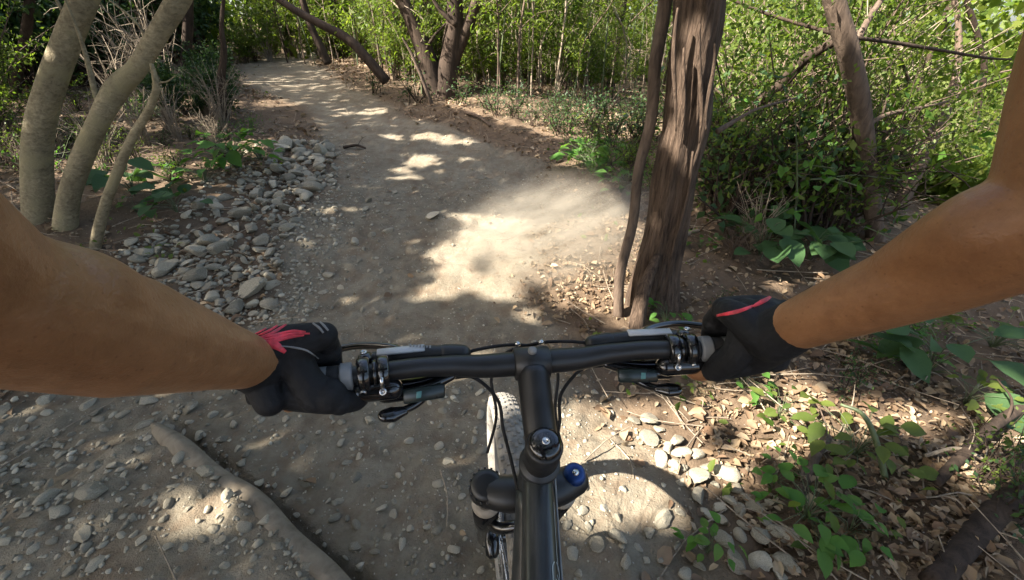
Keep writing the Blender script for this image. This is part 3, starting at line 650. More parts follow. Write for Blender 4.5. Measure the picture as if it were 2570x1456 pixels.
SAP = [sapling_kind(1, 3.2, 420, M['leaf_lit'], M['twig']), sapling_kind(2, 2.7, 420, M['leaf_lit'], M['grey_bark'], (.05, .09)), sapling_kind(3, 4.2, 560, M['leaf_lit'], M['green_stem'], (.05, .11), .25),
       sapling_kind(4, 3.6, 360, M['leaf_mid'], M['twig']), sapling_kind(5, 4.6, 600, M['leaf_mid'], M['dark_bark'], (.06, .10), .35), sapling_kind(6, 2.2, 360, M['leaf_lit'], M['twig'], (.045, .08), .3),
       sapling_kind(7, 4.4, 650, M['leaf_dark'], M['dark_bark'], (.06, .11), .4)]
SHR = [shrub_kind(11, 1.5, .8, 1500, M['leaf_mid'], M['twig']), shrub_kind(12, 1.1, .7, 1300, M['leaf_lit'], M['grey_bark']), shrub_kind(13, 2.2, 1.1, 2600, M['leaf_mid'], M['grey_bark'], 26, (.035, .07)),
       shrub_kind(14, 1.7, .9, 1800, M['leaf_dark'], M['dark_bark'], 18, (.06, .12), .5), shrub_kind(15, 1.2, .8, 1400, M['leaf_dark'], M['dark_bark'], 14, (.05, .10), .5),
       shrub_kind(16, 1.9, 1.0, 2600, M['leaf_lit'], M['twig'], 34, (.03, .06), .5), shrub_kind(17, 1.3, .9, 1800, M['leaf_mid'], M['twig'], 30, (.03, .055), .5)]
LOW = [shrub_kind(31, .42, .34, 220, M['leaf_dark'], M['dark_bark'], 8, (.03, .06), .55), shrub_kind(32, .55, .4, 260, M['leaf_mid'], M['dark_bark'], 9, (.03, .055), .5), shrub_kind(33, .3, .4, 180, M['leaf_green'], M['green_stem'], 9, (.03, .06), .6)]
DRY = [shrub_kind(21, 1.2, .6, 80, M['litter'], M['twig'], 26), shrub_kind(22, 1.6, .8, 60, M['litter'], M['twig'], 30), shrub_kind(23, .8, .6, 50, M['litter'], M['grey_bark'], 22)]
_used = set()
def put(kind, x, y, label, cat, group, s=1.0, name=None, sink=0.0):
    if id(kind) in _used: o = copy_tree(kind)
    else: o = kind; _used.add(id(kind))
    if name: o.name = name
    o.location = (x, y, hz(x, y)-sink); o.rotation_euler = (rng.normal()*.06, rng.normal()*.06, rng.uniform(0, 6.28)); o.scale = (s*rng.uniform(.9, 1.1),)*2+(s*rng.uniform(.9, 1.15),)
    tag(o, label, cat, group); return o
def off_trail(x, y, m=.25):
    l, r_ = trail_lr(y); return x < l-m or x > r_+m
def scatter_px(n, poly, kinds, wts, label, cat, group, s=(.8, 1.2), push=0.0, m=.25):
    p = sample_poly(poly, n*3); k = 0
    for q in p:
        if k >= n: break
        dd = push*rng.uniform(0, 1); x, y = q[0]+q[0]/max(q[1], .5)*dd, q[1]+dd
        if not off_trail(x, y, m): continue
        put(kinds[rng.choice(len(kinds), p=np.array(wts)/sum(wts))], x, y, label, cat, group, rng.uniform(*s)); k += 1
# beyond the bend: bright slender thicket
def scatter_lab(n, poly, kinds, wts, labels, cat, group, s=(.8, 1.2), push=0.0, m=.25):
    p = sample_poly(poly, n*3); k = 0
    for q in p:
        if k >= n: break
        dd = push*rng.uniform(0, 1); x, y = q[0]+q[0]/max(q[1], .5)*dd, q[1]+dd
        if not off_trail(x, y, m): continue
        px, py = to_px([x, y, hz(x, y)])
        gap_ = 2130 < px < 2620 and y > 2.4 and x > 1.8
        if gap_ and rng.uniform() < (.62 if cat == 'sapling' else .1): continue
        put(kinds[rng.choice(len(kinds), p=np.array(wts)/sum(wts))], x, y, next(l for t, l in labels if t(px, y)), cat, group, rng.uniform(*s)*(.55 if gap_ else 1)); k += 1
T1 = [(lambda px, y: px < 1090, 'slender leafy sapling in the thicket left of the dark tree of three trunks'), (lambda px, y: px < 1330, 'slender leafy sapling in the sunny thicket just right of the dark tree'), (lambda px, y: px < 1530, 'slender leafy sapling in the middle of the sunny thicket'), (ANY, 'slender leafy sapling of the thicket behind the shaggy tree')]
scatter_lab(170, [(880, 190), (1010, 258), (1640, 290), (1700, 190), (900, 150)], SAP[:6], [3, 3, 3, 2, 1.2, 3], T1, 'sapling', 'saplings of the sunny thicket', (.5, 1.35), 1.8)
T2 = [(lambda px, y: px < 1090, 'leafy shrub at the trail side left of the dark tree'), (lambda px, y: px < 1400, 'leafy shrub at the foot of the sunny thicket right of the dark tree'), (ANY, 'leafy shrub at the foot of the thicket left of the shaggy tree')]
scatter_lab(46, [(880, 185), (1010, 240), (1640, 265), (1700, 190), (900, 150)], SHR[:3], [2, 3, 2], T2, 'shrub', 'shrubs at the foot of the sunny thicket', (.6, 1.1), 2.0)
def band_pts(n, kinds, w, x0, x1, y0, y1, labels, cat, group, s):
    for i in range(n):
        x = rng.uniform(x0, x1); y = rng.uniform(y0, y1); px, py = to_px([x, y, hz(x, y)])
        put(kinds[rng.choice(len(kinds), p=np.array(w)/sum(w))], x, y, next(l for t, l in labels if t(px, y)), cat, group, rng.uniform(*s))
TF = [(lambda px, y: px < 640, 'slender leafy sapling beyond the far end of the trail, left of the slanting poles'), (ANY, 'slender leafy sapling beyond the far end of the trail, behind the slanting poles')]
band_pts(90, SAP[:6], [.2, .2, .2, .15, .1, .15], -7, 2.0, 10.9, 15.5, TF, 'sapling', 'saplings beyond the far end of the trail', (.8, 1.4))
TS = [(lambda px, y: px < 640, 'bright leafy shrub closing the far end of the trail'), (ANY, 'bright leafy shrub on the bank behind the slanting poles')]
band_pts(44, SHR[:3], [1, 1, 1], -7, 1.5, 11.3, 15.0, TS, 'shrub', 'shrubs beyond the far end of the trail', (.7, 1.4))
# tangle right of the shaggy tree
T3 = [(lambda px, y: px < 1960, 'tangled leafy shrub right of the shaggy tree'), (lambda px, y: px < 2180, 'tangled leafy shrub left of the grey trunk at the right'), (lambda px, y: px < 2380, 'tangled leafy shrub right of the grey trunk'), (ANY, 'tangled leafy shrub beside the right elbow')]
scatter_lab(74, [(1800, 300), (2570, 280), (2570, 520), (1980, 560), (1800, 520)], SHR[:3]+DRY[:2]+SHR[5:], [3, 5, 4, 1, 1, 6, 3], T3, 'shrub', 'shrubs of the tangle behind the right forearm', (.6, 1.05), 1.6)
T4 = [(lambda px, y: px < 1960, 'leafy sapling in the tangle right of the shaggy tree'), (lambda px, y: px < 2180, 'leafy sapling in the tangle left of the grey trunk'), (lambda px, y: px < 2380, 'leafy sapling in the tangle right of the grey trunk'), (ANY, 'leafy sapling under the sky gap at the upper right')]
scatter_lab(90, [(1790, 230), (2570, 210), (2570, 420), (1800, 440)], SAP[:6], [2, 2, 2, 3, 3, 2], T4, 'sapling', 'saplings of the tangle behind the right forearm', (.6, 1.0), 2.5)
scatter_lab(34, [(1760, 430), (1900, 480), (2150, 560), (2120, 640), (1780, 600)], LOW+DRY[2:], [3, 3, 2, .5], [(ANY, 'low small leaved shrub between the shaggy trunk and the right forearm')], 'shrub', 'low shrubs above the right wrist', (.9, 1.7), .4)
scatter_lab(4, [(1790, 520), (1960, 540), (1950, 700), (1800, 720)], DRY, [1, 1, 2], [(ANY, 'small dry twiggy bush in the litter right of the shaggy trunk')], 'bush', 'dry bushes behind the right glove', (.28, .42), .3)
# small growth along the far right edge of the trail
scatter_lab(30, [(900, 236), (1120, 280), (1640, 400), (1640, 290), (1000, 240)], LOW[:1], [1], [(lambda px, y: px < 1250, 'low leafy shrub at the trail edge near the dark tree'), (ANY, 'low leafy shrub on the reddish litter left of the slender stem')], 'shrub', 'small shrubs along the right trail edge', (.45, .9), .2, .12)
scatter_lab(6, [(1700, 780), (1950, 700), (2570, 800), (2570, 1456), (1960, 1456), (1780, 1150)], LOW, [3, 1, .6], [(lambda px, y: px < 2050, 'small leafy undergrowth plant in the litter below the right glove'), (lambda px, y: px < 2300, 'small leafy undergrowth plant around the bare green stem'), (ANY, 'small leafy undergrowth plant near the right picture edge')], 'plant', 'undergrowth plants at the lower right', (.25, .45), .0, .2)
scatter_lab(14, [(1440, 380), (1640, 400), (1640, 520), (1480, 480)], LOW, [1, 2, 3], [(ANY, 'small leafy plant at the foot of the slender leaning stem')], 'plant', 'plants at the foot of the slender stem', (.35, .7), .1, .05)
scatter_lab(40, [(-20, 300), (560, 260), (640, 330), (560, 470), (300, 480), (60, 500)], LOW+DRY, [4, 2, 2, .6, .4, .6], [(lambda px, y: px < 230, 'low scrubby growth on the forest floor around the two bent pale trunks'), (ANY, 'low scrubby growth on the litter between the crooked sapling and the trail')], 'bush', 'low scrub on the forest floor at the left', (.25, .6), .2, .1)
# left: dark understory and dry brush
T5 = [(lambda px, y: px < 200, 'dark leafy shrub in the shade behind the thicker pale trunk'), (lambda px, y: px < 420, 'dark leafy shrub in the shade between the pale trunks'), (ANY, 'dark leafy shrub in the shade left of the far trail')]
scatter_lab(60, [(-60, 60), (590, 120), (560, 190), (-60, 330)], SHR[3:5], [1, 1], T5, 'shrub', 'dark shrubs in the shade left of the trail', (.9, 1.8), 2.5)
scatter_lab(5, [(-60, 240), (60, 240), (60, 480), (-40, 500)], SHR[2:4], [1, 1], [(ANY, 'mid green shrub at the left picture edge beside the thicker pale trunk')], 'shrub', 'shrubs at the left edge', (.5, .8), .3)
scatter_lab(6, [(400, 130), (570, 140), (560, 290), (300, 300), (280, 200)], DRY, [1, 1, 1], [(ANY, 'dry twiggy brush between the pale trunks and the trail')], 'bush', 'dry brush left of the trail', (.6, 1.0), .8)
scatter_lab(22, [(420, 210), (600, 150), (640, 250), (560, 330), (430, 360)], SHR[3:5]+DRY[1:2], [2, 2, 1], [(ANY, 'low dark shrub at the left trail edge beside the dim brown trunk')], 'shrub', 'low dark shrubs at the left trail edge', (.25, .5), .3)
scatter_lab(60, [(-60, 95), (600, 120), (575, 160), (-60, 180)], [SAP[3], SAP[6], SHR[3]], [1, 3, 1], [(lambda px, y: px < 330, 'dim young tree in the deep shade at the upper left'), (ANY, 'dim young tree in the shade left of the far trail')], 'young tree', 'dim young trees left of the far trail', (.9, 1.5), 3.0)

for kd in SAP+SHR+DRY+LOW:
    if id(kd) not in _used:
        for ch in list(kd.children): bpy.data.objects.remove(ch)
        bpy.data.objects.remove(kd)
# ------------------------------------------------------------------ herbs with single leaves
LEAFM = {}
for key, wr, mt in (('green', .62, 'leaf_green'), ('blue', .8, 'leaf_blue'), ('fern', .34, 'leaf_green'), ('mid', .55, 'leaf_mid')):
    L = []
    for i in range(3):
        t = np.linspace(0, 1, 7); w = wr*np.sin(np.pi*np.clip(t, .0, 1)**.8)**.85*.5*(1+.06*rng.normal(size=7)); w[0] = .02; w[-1] = .004
        dz = -0.28*t**2+0.02*rng.normal(size=7)
        mid = np.stack([t*0, t, dz], -1); Rv = np.stack([w, t-.02, dz+w*.3], -1); Lv = np.stack([-w, t-.02, dz+w*.3], -1)
        v = np.vstack([mid, Rv, Lv]); q = [(i_, i_+7, i_+8, i_+1) for i_ in range(6)]+[(i_+1, i_+15, i_+14, i_) for i_ in range(6)]
        L.append(fast_mesh('leaf', v, q, M[mt], True))
    LEAFM[key] = L
def herb(px, py, w, kind, n, label, h=.6, name='herb', group=None):
    """w: width in photograph pixels"""
    b = g1(px, py); sc_ = np.linalg.norm(b-CAM)/FPX; W = w*sc_
    e = empty(name, b); tag(e, label, 'plant', group); mb = MB()
    for i in range(int(n*1.25)):
        a = rng.uniform(0, 6.28); rr = W*.5*math.sqrt(rng.uniform(0, 1)); hh = W*h*rng.uniform(.35, 1)*(1-.35*rr/(W*.5))
        tip = np.array([math.cos(a)*rr, math.sin(a)*rr, hh]); tube(mb, spline([[0, 0, -.01], tip*[.3, .3, .7], tip], 5), [W*.006, W*.003], 4, False)
        o = link(bpy.data.objects.new('leaf', LEAFM[kind][rng.integers(3)]), e); o.location = tip
        az = a+rng.normal()*.6; o.rotation_euler = (rng.normal(.12, .3), rng.normal()*.3, az-math.pi/2)
        s = W*rng.uniform(.13, .27)*(1.5 if kind == 'blue' else 1); o.scale = (s, s, s)
    mb.build('stem', M['green_stem'], e); return e
for a in [(600, 432, 150, 'green', 34, 'bright green plant beside the narrow end of the stone heap'),
          (520, 470, 95, 'green', 20, 'green plant between the bright green one and the broad bluish leaves'),
          (655, 400, 90, 'fern', 24, 'feathery green plant at the far tip of the stone heap'),
          (345, 505, 120, 'blue', 15, 'bluish green plant right beside the thin crooked sapling'),
          (450, 545, 110, 'blue', 12, 'broad leaved bluish plant standing on the upper edge of the stone heap'),
          (345, 540, 60, 'green', 9, 'small vivid green plant under the bluish plant beside the crooked sapling'),
          (430, 640, 60, 'mid', 8, 'small dull plant growing between the stones of the heap'),
          (1480, 430, 150, 'green', 34, 'sunlit bright green plant beside the hazy sun patch'),
          (1560, 480, 110, 'green', 22, 'green plant left of the slender leaning stem'),
          (1395, 325, 60, 'fern', 14, 'small fern like plant at the shady right edge of the trail'),
          (1490, 322, 90, 'mid', 18, 'low plant below the sunny thicket, farther than the sunlit green one'),
          (1600, 330, 80, 'mid', 16, 'dull plant at the foot of the thicket beside the slender stem'),
          (1905, 640, 170, 'blue', 22, 'bluish green broad leaved plant in the shade above the right wrist'),
          (2030, 650, 150, 'blue', 18, 'broad leaved plant touching the right forearm from behind'),
          (1755, 625, 70, 'green', 10, 'small yellow green plant just right of the shaggy trunk'),
          (1670, 812, 110, 'green', 16, 'sunlit light green plant between brake clamp and right glove'),
          (1850, 985, 120, 'green', 16, 'green plant just below the right glove'),
          (1740, 990, 80, 'mid', 11, 'small plant under the right shifter lever'),
          (2330, 930, 190, 'blue', 14, 'large broad leaved plant under the right forearm near the picture edge'),
          (2250, 880, 110, 'green', 12, 'green plant hanging on the shaded slope just under the right forearm'),
          (2010, 1320, 170, 'green', 20, 'lush green plant with round leaves at the lower right, beside the stone band'),
          (2120, 1350, 130, 'green', 14, 'green plant left of the bare stem at the bottom'),
          (1775, 1390, 120, 'green', 14, 'green plant growing among the stones of the pale band'),
          (2140, 1150, 170, 'mid', 20, 'dull green plant left of the upper end of the bare stem'),
          (1935, 1225, 110, 'green', 12, 'yellow green plant just above the short mottled branch'),
          (1950, 1060, 120, 'mid', 14, 'dull plant in the shaded litter below the right glove'),
          (2490, 870, 130, 'mid', 18, 'sunlit plant at the right picture edge below the elbow'),
          (2420, 1010, 100, 'mid', 12, 'small leaved plant beside the dark fallen branch')]:
    herb(*a)

# ------------------------------------------------------------------ litter, ground cover, twigs
n = 62000
x = rng.uniform(-9, 9, n); y = rng.uniform(.2, 1, n)**1.0*0+rng.uniform(0, 1, n)**1.6*13+.2
tmv = trail_mask(x, y); far = np.hypot(x, y)
k = rng.uniform(0, 1, n) < (1-tmv)*np.clip(.75+fbm(x*.9, y*.9, 91, 3)*1.3, 0.05, 1)+tmv*.012+.35*np.clip(tmv*(1-tmv)*4, 0, 1)*(x > 0)
x, y = x[k], y[k]; far = far[k]
sz = np.exp(rng.normal(math.log(.028), .42, len(x))).clip(.01, .07)*(1+.05*far)
c = np.stack([x, y, hfun(x, y)+sz*.18+rng.uniform(0, .012, len(x))], -1)
tag(leaf_obj('leaf_litter', c, sz, rng.uniform(.4, .75, len(x)), M['litter'], None, rdir(len(x))*[1, 1, .3], unit(rng.normal(size=(len(x), 3))*.45+[0, 0, 1]), True, .5, .2), 'dry tan leaf litter covering the forest floor', kind='stuff')
q = sample_poly([(1120, 520), (1450, 460), (1640, 560), (1640, 800), (1120, 820)], 4200); pxs, _ = to_px(q.T.reshape(3, -1).T[0]) if False else (1285+FPX*(q[:, 0]/((q-CAM)@FW)), 0); q = q[rng.uniform(0, 1, len(q)) < sstep(1200, 1480, pxs)*(.55+.9*fbm(q[:, 0]*3, q[:, 1]*3, 71, 2))]; q = np.vstack([q, sample_poly([(1700, 700), (2300, 850), (2500, 1100), (2500, 1456), (1950, 1456), (1750, 1130)], 3000)])
sz = np.exp(rng.normal(math.log(.022), .45, len(q))).clip(.01, .07); q[:, 2] += sz*.2+rng.uniform(0, .02, len(q))
tag(leaf_obj('leaf_litter', q, sz, rng.uniform(.4, .75, len(q)), M['litter'], None, rdir(len(q))*[1, 1, .4], unit(rng.normal(size=(len(q), 3))*.6+[0, 0, 1]), True, .5, .25), 'thick drift of curled tan leaves beside the shaggy tree and under the right arm', kind='stuff')
n = 15000
x = rng.uniform(-8, 8, n); y = rng.uniform(0, 1, n)**1.3*11+.3; cl = fbm(x*1.1, y*1.1, 97, 3)
k = (trail_mask(x, y) < .12) & (cl > .16+.2*(x < -1)+.22*((x > .8) & (y < 2.2))) ; x, y = x[k], y[k]
sz = rng.uniform(.02, .06, len(x)); c = np.stack([x, y, hfun(x, y)+rng.uniform(.01, .12, len(x))], -1)
tag(leaf_obj('ground_cover', c, sz, .5, M['leaf_mid'], None, rdir(len(x), .3), unit(rng.normal(size=(len(x), 3))*.5+[0, 0, 1])), 'low green ground cover between the litter', kind='stuff')
mb = MB()
for i in range(3400):
    x = rng.uniform(-6, 7); y = rng.uniform(0, 1)**1.5*9+.4
    if trail_mask(np.array([x]), np.array([y]))[0] > (.2 if i % 14 else 1): continue
    L = rng.uniform(.06, .4); a = rng.uniform(0, 6.28); d = np.array([math.cos(a), math.sin(a), rng.uniform(-.05, .35)]); p = np.array([x, y, hz(x, y)+.012])
    tube(mb, spline([p, p+d*L*.5+rng.normal(size=3)*.015, p+d*L], 5), [.0035, .0018], 4, False)
tag(mb.build('fallen_twigs', M['twig']), 'thin dry twigs scattered over the litter', kind='stuff')

# ------------------------------------------------------------------ far wood: one mass
n = 110000
az = rng.uniform(-75, 75, n); rr = rng.uniform(0, 1, n)**.8*16+13.5; x = rr*np.sin(np.radians(az)); y = rr*np.cos(np.radians(az))
zz = rng.uniform(-.2, 1, n)**1*9; zz = np.where(zz < 0, -zz, zz)
cl = fbm(az*.16, zz*.45+rr*.11, 131, 3)
keep = cl > np.where((az > 50) & (az < 56), .02+.045*np.clip(zz, 0, 8)*.6, -.32)
keep &= ~((az > 37) & (az < 49) & (zz > 1.5) & (zz < 6) & (cl < .30) & (rng.uniform(0, 1, n) < .93))
x, y, zz = x[keep], y[keep], zz[keep]
gz = np.where(x > 4, base_z(y)-.13*np.clip(x-4, 0, 10), base_z(y))
c = np.stack([x, y, gz+zz], -1)
az2 = np.radians(rng.uniform(24, 72, 30000)); r2 = 5.5+26*rng.uniform(0, 1, 30000)**1.5; x2, y2 = r2*np.sin(az2), r2*np.cos(az2)
az3 = np.radians(rng.uniform(33, 56, 9000)); r3 = rng.uniform(13, 30, 9000); x3, y3 = r3*np.sin(az3), r3*np.cos(az3); gap3 = fbm(az3*9, r3*.02+1.7, 143, 3)
c = np.vstack([c, np.stack([x3, y3, 1.36+r3*np.tan(np.radians(rng.uniform(-7, 6, 9000)))], -1)[(gap3+.35*fbm(az3*40, r3*.1, 147, 2)) > -.02]])
for k3 in range(9):
    c = np.vstack([c, np.array([rng.uniform(11, 17)*np.array([math.sin(R(39+k3*1.3)), math.cos(R(39+k3*1.3)), 0])+[0, 0, 1.36]])+rng.normal(size=(90, 3))*[.5, .5, .45]+[0, 0, rng.uniform(-.9, .8)]])
c = np.vstack([c, np.stack([x2, y2, hfun(x2, y2, False)+rng.uniform(0, .7, 30000)*np.clip(r2/12, .4, 1.2)], -1)])
np.random.default_rng(3).shuffle(c)
tag(leaf_obj('far_woods', c, rng.uniform(.13, .34, len(c)), .55, M['leaf_lit'], None, None, None, six=False), 'sunny mass of foliage of the far wood', kind='stuff')
for i in range(22):
    a = R(rng.uniform(-55, 55)); r0 = rng.uniform(12.5, 17); x, y = r0*math.sin(a), r0*math.cos(a)
    if -5 < x < -1 and y < 13: continue
    b = np.array([x, y, hz(x, y)-.1]); e = tree('far_tree', 'slim dark trunk standing in the far wood', 'tree', b, 'slim trunks in the far wood')
    mb = MB(); k = rng.normal(size=2)*.6; tube(mb, spline([b, b+[k[0]*.4, k[1]*.4, 3], b+[k[0], k[1], 7]], 14), [rng.uniform(.06, .12), .05], 8, True, None, .1, 200+i); add_part(e, 'trunk', mb, M['dark_bark'])

# ------------------------------------------------------------------ haze volume added in place of motion blur over the litter beside the shaggy tree
dm = bpy.data.materials.new('blur_haze_volume'); dm.use_nodes = True; t = dm.node_tree; N, L = t.nodes, t.links; N.remove(N['Principled BSDF'])
pv = N.new('ShaderNodeVolumePrincipled'); pv.inputs['Color'].default_value = (.86, .76, .60, 1); pv.inputs['Anisotropy'].default_value = .2
tc = N.new('ShaderNodeTexCoord'); mp = N.new('ShaderNodeMapping'); mp.inputs['Scale'].default_value = (1.6, 2.6, 2.6); L.new(tc.outputs['Object'], mp.inputs[0])
n_ = noise(N, L, 2.0, 3, mp.outputs[0], .55, .6)
ln = N.new('ShaderNodeVectorMath'); ln.operation = 'LENGTH'; L.new(tc.outputs['Object'], ln.inputs[0])
fo = N.new('ShaderNodeMapRange'); fo.inputs[1].default_value = 1.0; fo.inputs[2].default_value = .25; fo.inputs[3].default_value = 0; fo.inputs[4].default_value = 1; fo.interpolation_type = 'SMOOTHSTEP'; L.new(ln.outputs['Value'], fo.inputs[0])
nr = N.new('ShaderNodeMapRange'); nr.inputs[1].default_value = .38; nr.inputs[2].default_value = .66; L.new(n_.outputs[0], nr.inputs[0])
mu = N.new('ShaderNodeMath'); mu.operation = 'MULTIPLY'; L.new(fo.outputs[0], mu.inputs[0]); L.new(nr.outputs[0], mu.inputs[1])
m2 = N.new('ShaderNodeMath'); m2.operation = 'MULTIPLY'; m2.inputs[1].default_value = 3.6; L.new(mu.outputs[0], m2.inputs[0]); L.new(m2.outputs[0], pv.inputs['Density'])
L.new(pv.outputs[0], N['Material Output'].inputs['Volume'])
v, f = ico(3); du = link(bpy.data.objects.new('dust_cloud', fast_mesh('dust_cloud', v, f, dm)))
dc = g1(1370, 640); du.location = (dc[0]+.02, dc[1]+.02, dc[2]+.14); du.scale = (1.0, .70, .42); du.rotation_euler = (0, R(-12), R(20))
tag(du, 'added pale haze imitating blur over the litter left of the shaggy tree', kind='stuff')
# ------------------------------------------------------------------ tree crowns overhead; gaps let the sun through where the photograph is sunlit
S1 = np.cross(SUN, [0, 0, 1.0]); S1 /= np.linalg.norm(S1); S2 = np.cross(S1, SUN)
def st(p): return np.stack([p@S1, p@S2], -1)
GC = 0.03; G0 = -20.0; GN = int(40/GC); gap = np.zeros((GN, GN), bool)
def punch(p, r):
    q = st(p); k = int(math.ceil(r/GC))
    for di in range(-k, k+1):
        for dj in range(-k, k+1):
            if (di*di+dj*dj)*GC*GC <= r*r:
                i = ((q[:, 0]-G0)/GC).astype(int)+di; j = ((q[:, 1]-G0)/GC).astype(int)+dj
                ok = (i >= 0) & (i < GN) & (j >= 0) & (j < GN); gap[i[ok], j[ok]] = True
def py0(cy): return cy > 500
def patch(cx, cy, rx, ry, ang=0, r=0.05, speckle=None, n=900):
    r = r+(.035 if ry > 20 and cx < 1000 or cx > 1250 and py0(cy) else .012)
    a = np.sqrt(rng.uniform(0, 1, n)); th = rng.uniform(0, 6.283, n); u, v = a*np.cos(th)*rx, a*np.sin(th)*ry
    c, s = math.cos(R(ang)), math.sin(R(ang)); p, ok = hit(cx+u*c-v*s, cy+u*s+v*c); p = p[ok]
    if speckle is not None: p = p[fbm(p[:, 0]*5, p[:, 1]*5, 201, 2) > speckle]
    if len(p): punch(p, r)
for a in [(1245, 585, 95, 40, -12, .03), (1140, 634, 66, 20, -6, .03), (1120, 676, 60, 6, -4, .02), (1165, 714, 115, 24, -6, .03), (1200, 550, 60, 12, -4, .02, -.05), (1330, 640, 60, 60, 0, .05, -.2), (1450, 640, 170, 90, 0, .03, -.2), (1400, 730, 170, 40, 0, .03, -.15),
          (1560, 640, 70, 90, 0, .04, -.1), (1180, 940, 90, 40, 0, .04, .08), (1420, 800, 110, 30, 0, .03, .1),
          (1590, 1150, 190, 60, 12, .06), (1560, 1230, 110, 55, 0, .06), (1700, 1200, 150, 60, 25, .05), (1480, 1120, 60, 70, 0, .05), (1620, 1080, 90, 30, 10, .05),
          (510, 1312, 80, 24, 3, .0), (70, 1410, 90, 8, 4, .0, .06), (300, 1430, 90, 8, 4, .0, .12),
          (690, 208, 80, 5, 0, .05), (700, 262, 55, 5, 0, .04), (900, 282, 60, 6, 0, .04), (990, 345, 30, 4, 8, .03), (1110, 352, 75, 7, 7, .04), (1060, 404, 38, 10, 0, .04), (1150, 410, 40, 6, 0, .03, .05), (1010, 428, 30, 5, 0, .03), (1040, 445, 60, 5, 0, .03, .1),
          (470, 268, 120, 16, -3, .09, -.1), (380, 305, 100, 18, 0, .09, -.05), (330, 390, 80, 22, 0, .08, -.05), (160, 400, 50, 22, 0, .08), (240, 410, 60, 22, 0, .08, -.05), (330, 440, 70, 12, 0, .07, 0), (120, 300, 100, 20, 0, .05, .1),
          (2350, 1090, 60, 40, 0, .05), (2420, 1420, 120, 50, 0, .06), (2480, 1200, 50, 60, 0, .05, .0), (2180, 1060, 60, 30, 0, .04, .0), (2530, 1080, 60, 60, 0, .05, .0), (2060, 900, 90, 40, 0, .04, .1), 
          (1950, 1010, 160, 50, 0, .04, .12), (2010, 1180, 130, 70, 0, .04, .14), (1640, 770, 70, 35, 0, .05), (1480, 430, 70, 50, 0, .04, .0), (1330, 300, 90, 20, 0, .04, .1), (860, 150, 60, 12, 0, .06), (2200, 1330, 160, 60, 0, .04, .15)]:
    patch(*a)
def clear(p, r):
    q = st(p); k = int(math.ceil(r/GC))
    for di in range(-k, k+1):
        for dj in range(-k, k+1):
            if (di*di+dj*dj)*GC*GC <= r*r: gap[((q[:, 0]-G0)/GC).astype(int)+di, ((q[:, 1]-G0)/GC).astype(int)+dj] = False
gxx, gyy = np.meshgrid(np.arange(1600, 1830, 9.0), np.arange(-60, 760, 9.0)); gk = np.abs(gxx-(1762-.12*gyy)) < 66
trunk_pts = np.array([PY(a, b, Yt-.1) for a, b in zip(gxx[gk], gyy[gk])])
clear(trunk_pts, .05)
for path, r in (([(1752, 95), (1742, 160), (1732, 220), (1716, 280), (1700, 325)], .10), ([(1722, 368), (1712, 382)], .085), ([(175, 20), (160, 60), (138, 100), (118, 140)], .035), ([(110, 170), (100, 200)], .02), ([(1600, 470), (1585, 560)], .03), ([(1545, 650), (1560, 760)], .05), ([(1660, 20), (1650, 70)], .02)):
    Yq = 2.95 if path[0][0] < 400 else Yt-.12
    punch(np.array([PY(*q, Yq) for q in np.asarray(spline(np.array([[*q, 0] for q in path]), 30))[:, :2]]), r)
punch(P(np.linspace(-20, 40, 10), np.linspace(460, 480, 10), .28), .01)
arms = np.vstack([np.linspace(P(648, 915, .475), P(-60, 755, .205), 30), np.linspace(P(1850, 850, .52), P(2700, 535, .285), 30), np.linspace(P(2700, 535, .285), [.34, .28, 1.5], 20), np.linspace(P(648, 915, .475), P(800, 880, .55), 10)])
clear(arms, .10)
def shade_leaves(p, n, size):
    q = st(p); i = ((q[:, 0]-G0)/GC).astype(int); j = ((q[:, 1]-G0)/GC).astype(int); p = p[~gap[i, j]]
    p = p[rng.integers(len(p), size=n)]+rng.normal(size=(n, 3))*.02; h = rng.uniform(2.6, 6.0, n)
    p = p+SUN[None]*(h/SUN[2])[:, None]; q = st(p); i = ((q[:, 0]-G0)/GC).astype(int); j = ((q[:, 1]-G0)/GC).astype(int); p = p[~gap[i, j]]
    return p, rng.uniform(.8, 1.2, len(p))*size, unit(SUN+rng.normal(size=(len(p), 3))*.4)
# added leaves keep the trunk and the rider's arms shaded; crowns cover the rest
def canopy_leaves(x0, x1, y0, y1, step, zlo, zhi, size):
    gxx, gyy = np.meshgrid(np.arange(x0, x1, step/ .75), np.arange(y0, y1, step/.8)); n = gxx.size
    x = gxx.ravel()+rng.uniform(-.5, .5, n)*step*1.2; y = gyy.ravel()+rng.uniform(-.5, .5, n)*step*1.2
    z0 = base_z(y); h = rng.uniform(zlo, zhi, n)+0.8*np.clip(y-4, 0, 8)*.15
    p = np.stack([x, y, z0], -1)+SUN[None, :]*(h/SUN[2])[:, None]
    q = st(p); i = ((q[:, 0]-G0)/GC).astype(int); j = ((q[:, 1]-G0)/GC).astype(int)
    ok = (i >= 0) & (i < GN) & (j >= 0) & (j < GN); op = np.zeros(n, bool); op[ok] = gap[i[ok], j[ok]]
    l, r_ = trail_lr(y)
    cl = fbm(x*1.1, y*1.1, 221, 3)
    loose_ = ((x > r_+.9) & (y > np.where(x > 2.3, 2.7, 5.2)) & (fbm(x*.7, y*.7, 231, 2) > -.42)) | ((y > 11.5) & (cl > -.34)) | ((x > 3.0) & (y > 4.4) & (cl > .0)) | ((x < l-.6) & (y > 3.5) & (cl > np.where(y > 6, .08, .24)))
    p = p[~op & ~loose_]; n = len(p)
    nn = unit(SUN+rng.normal(size=(n, 3))*.55)
    return p, rng.uniform(.8, 1.25, n)*size, nn
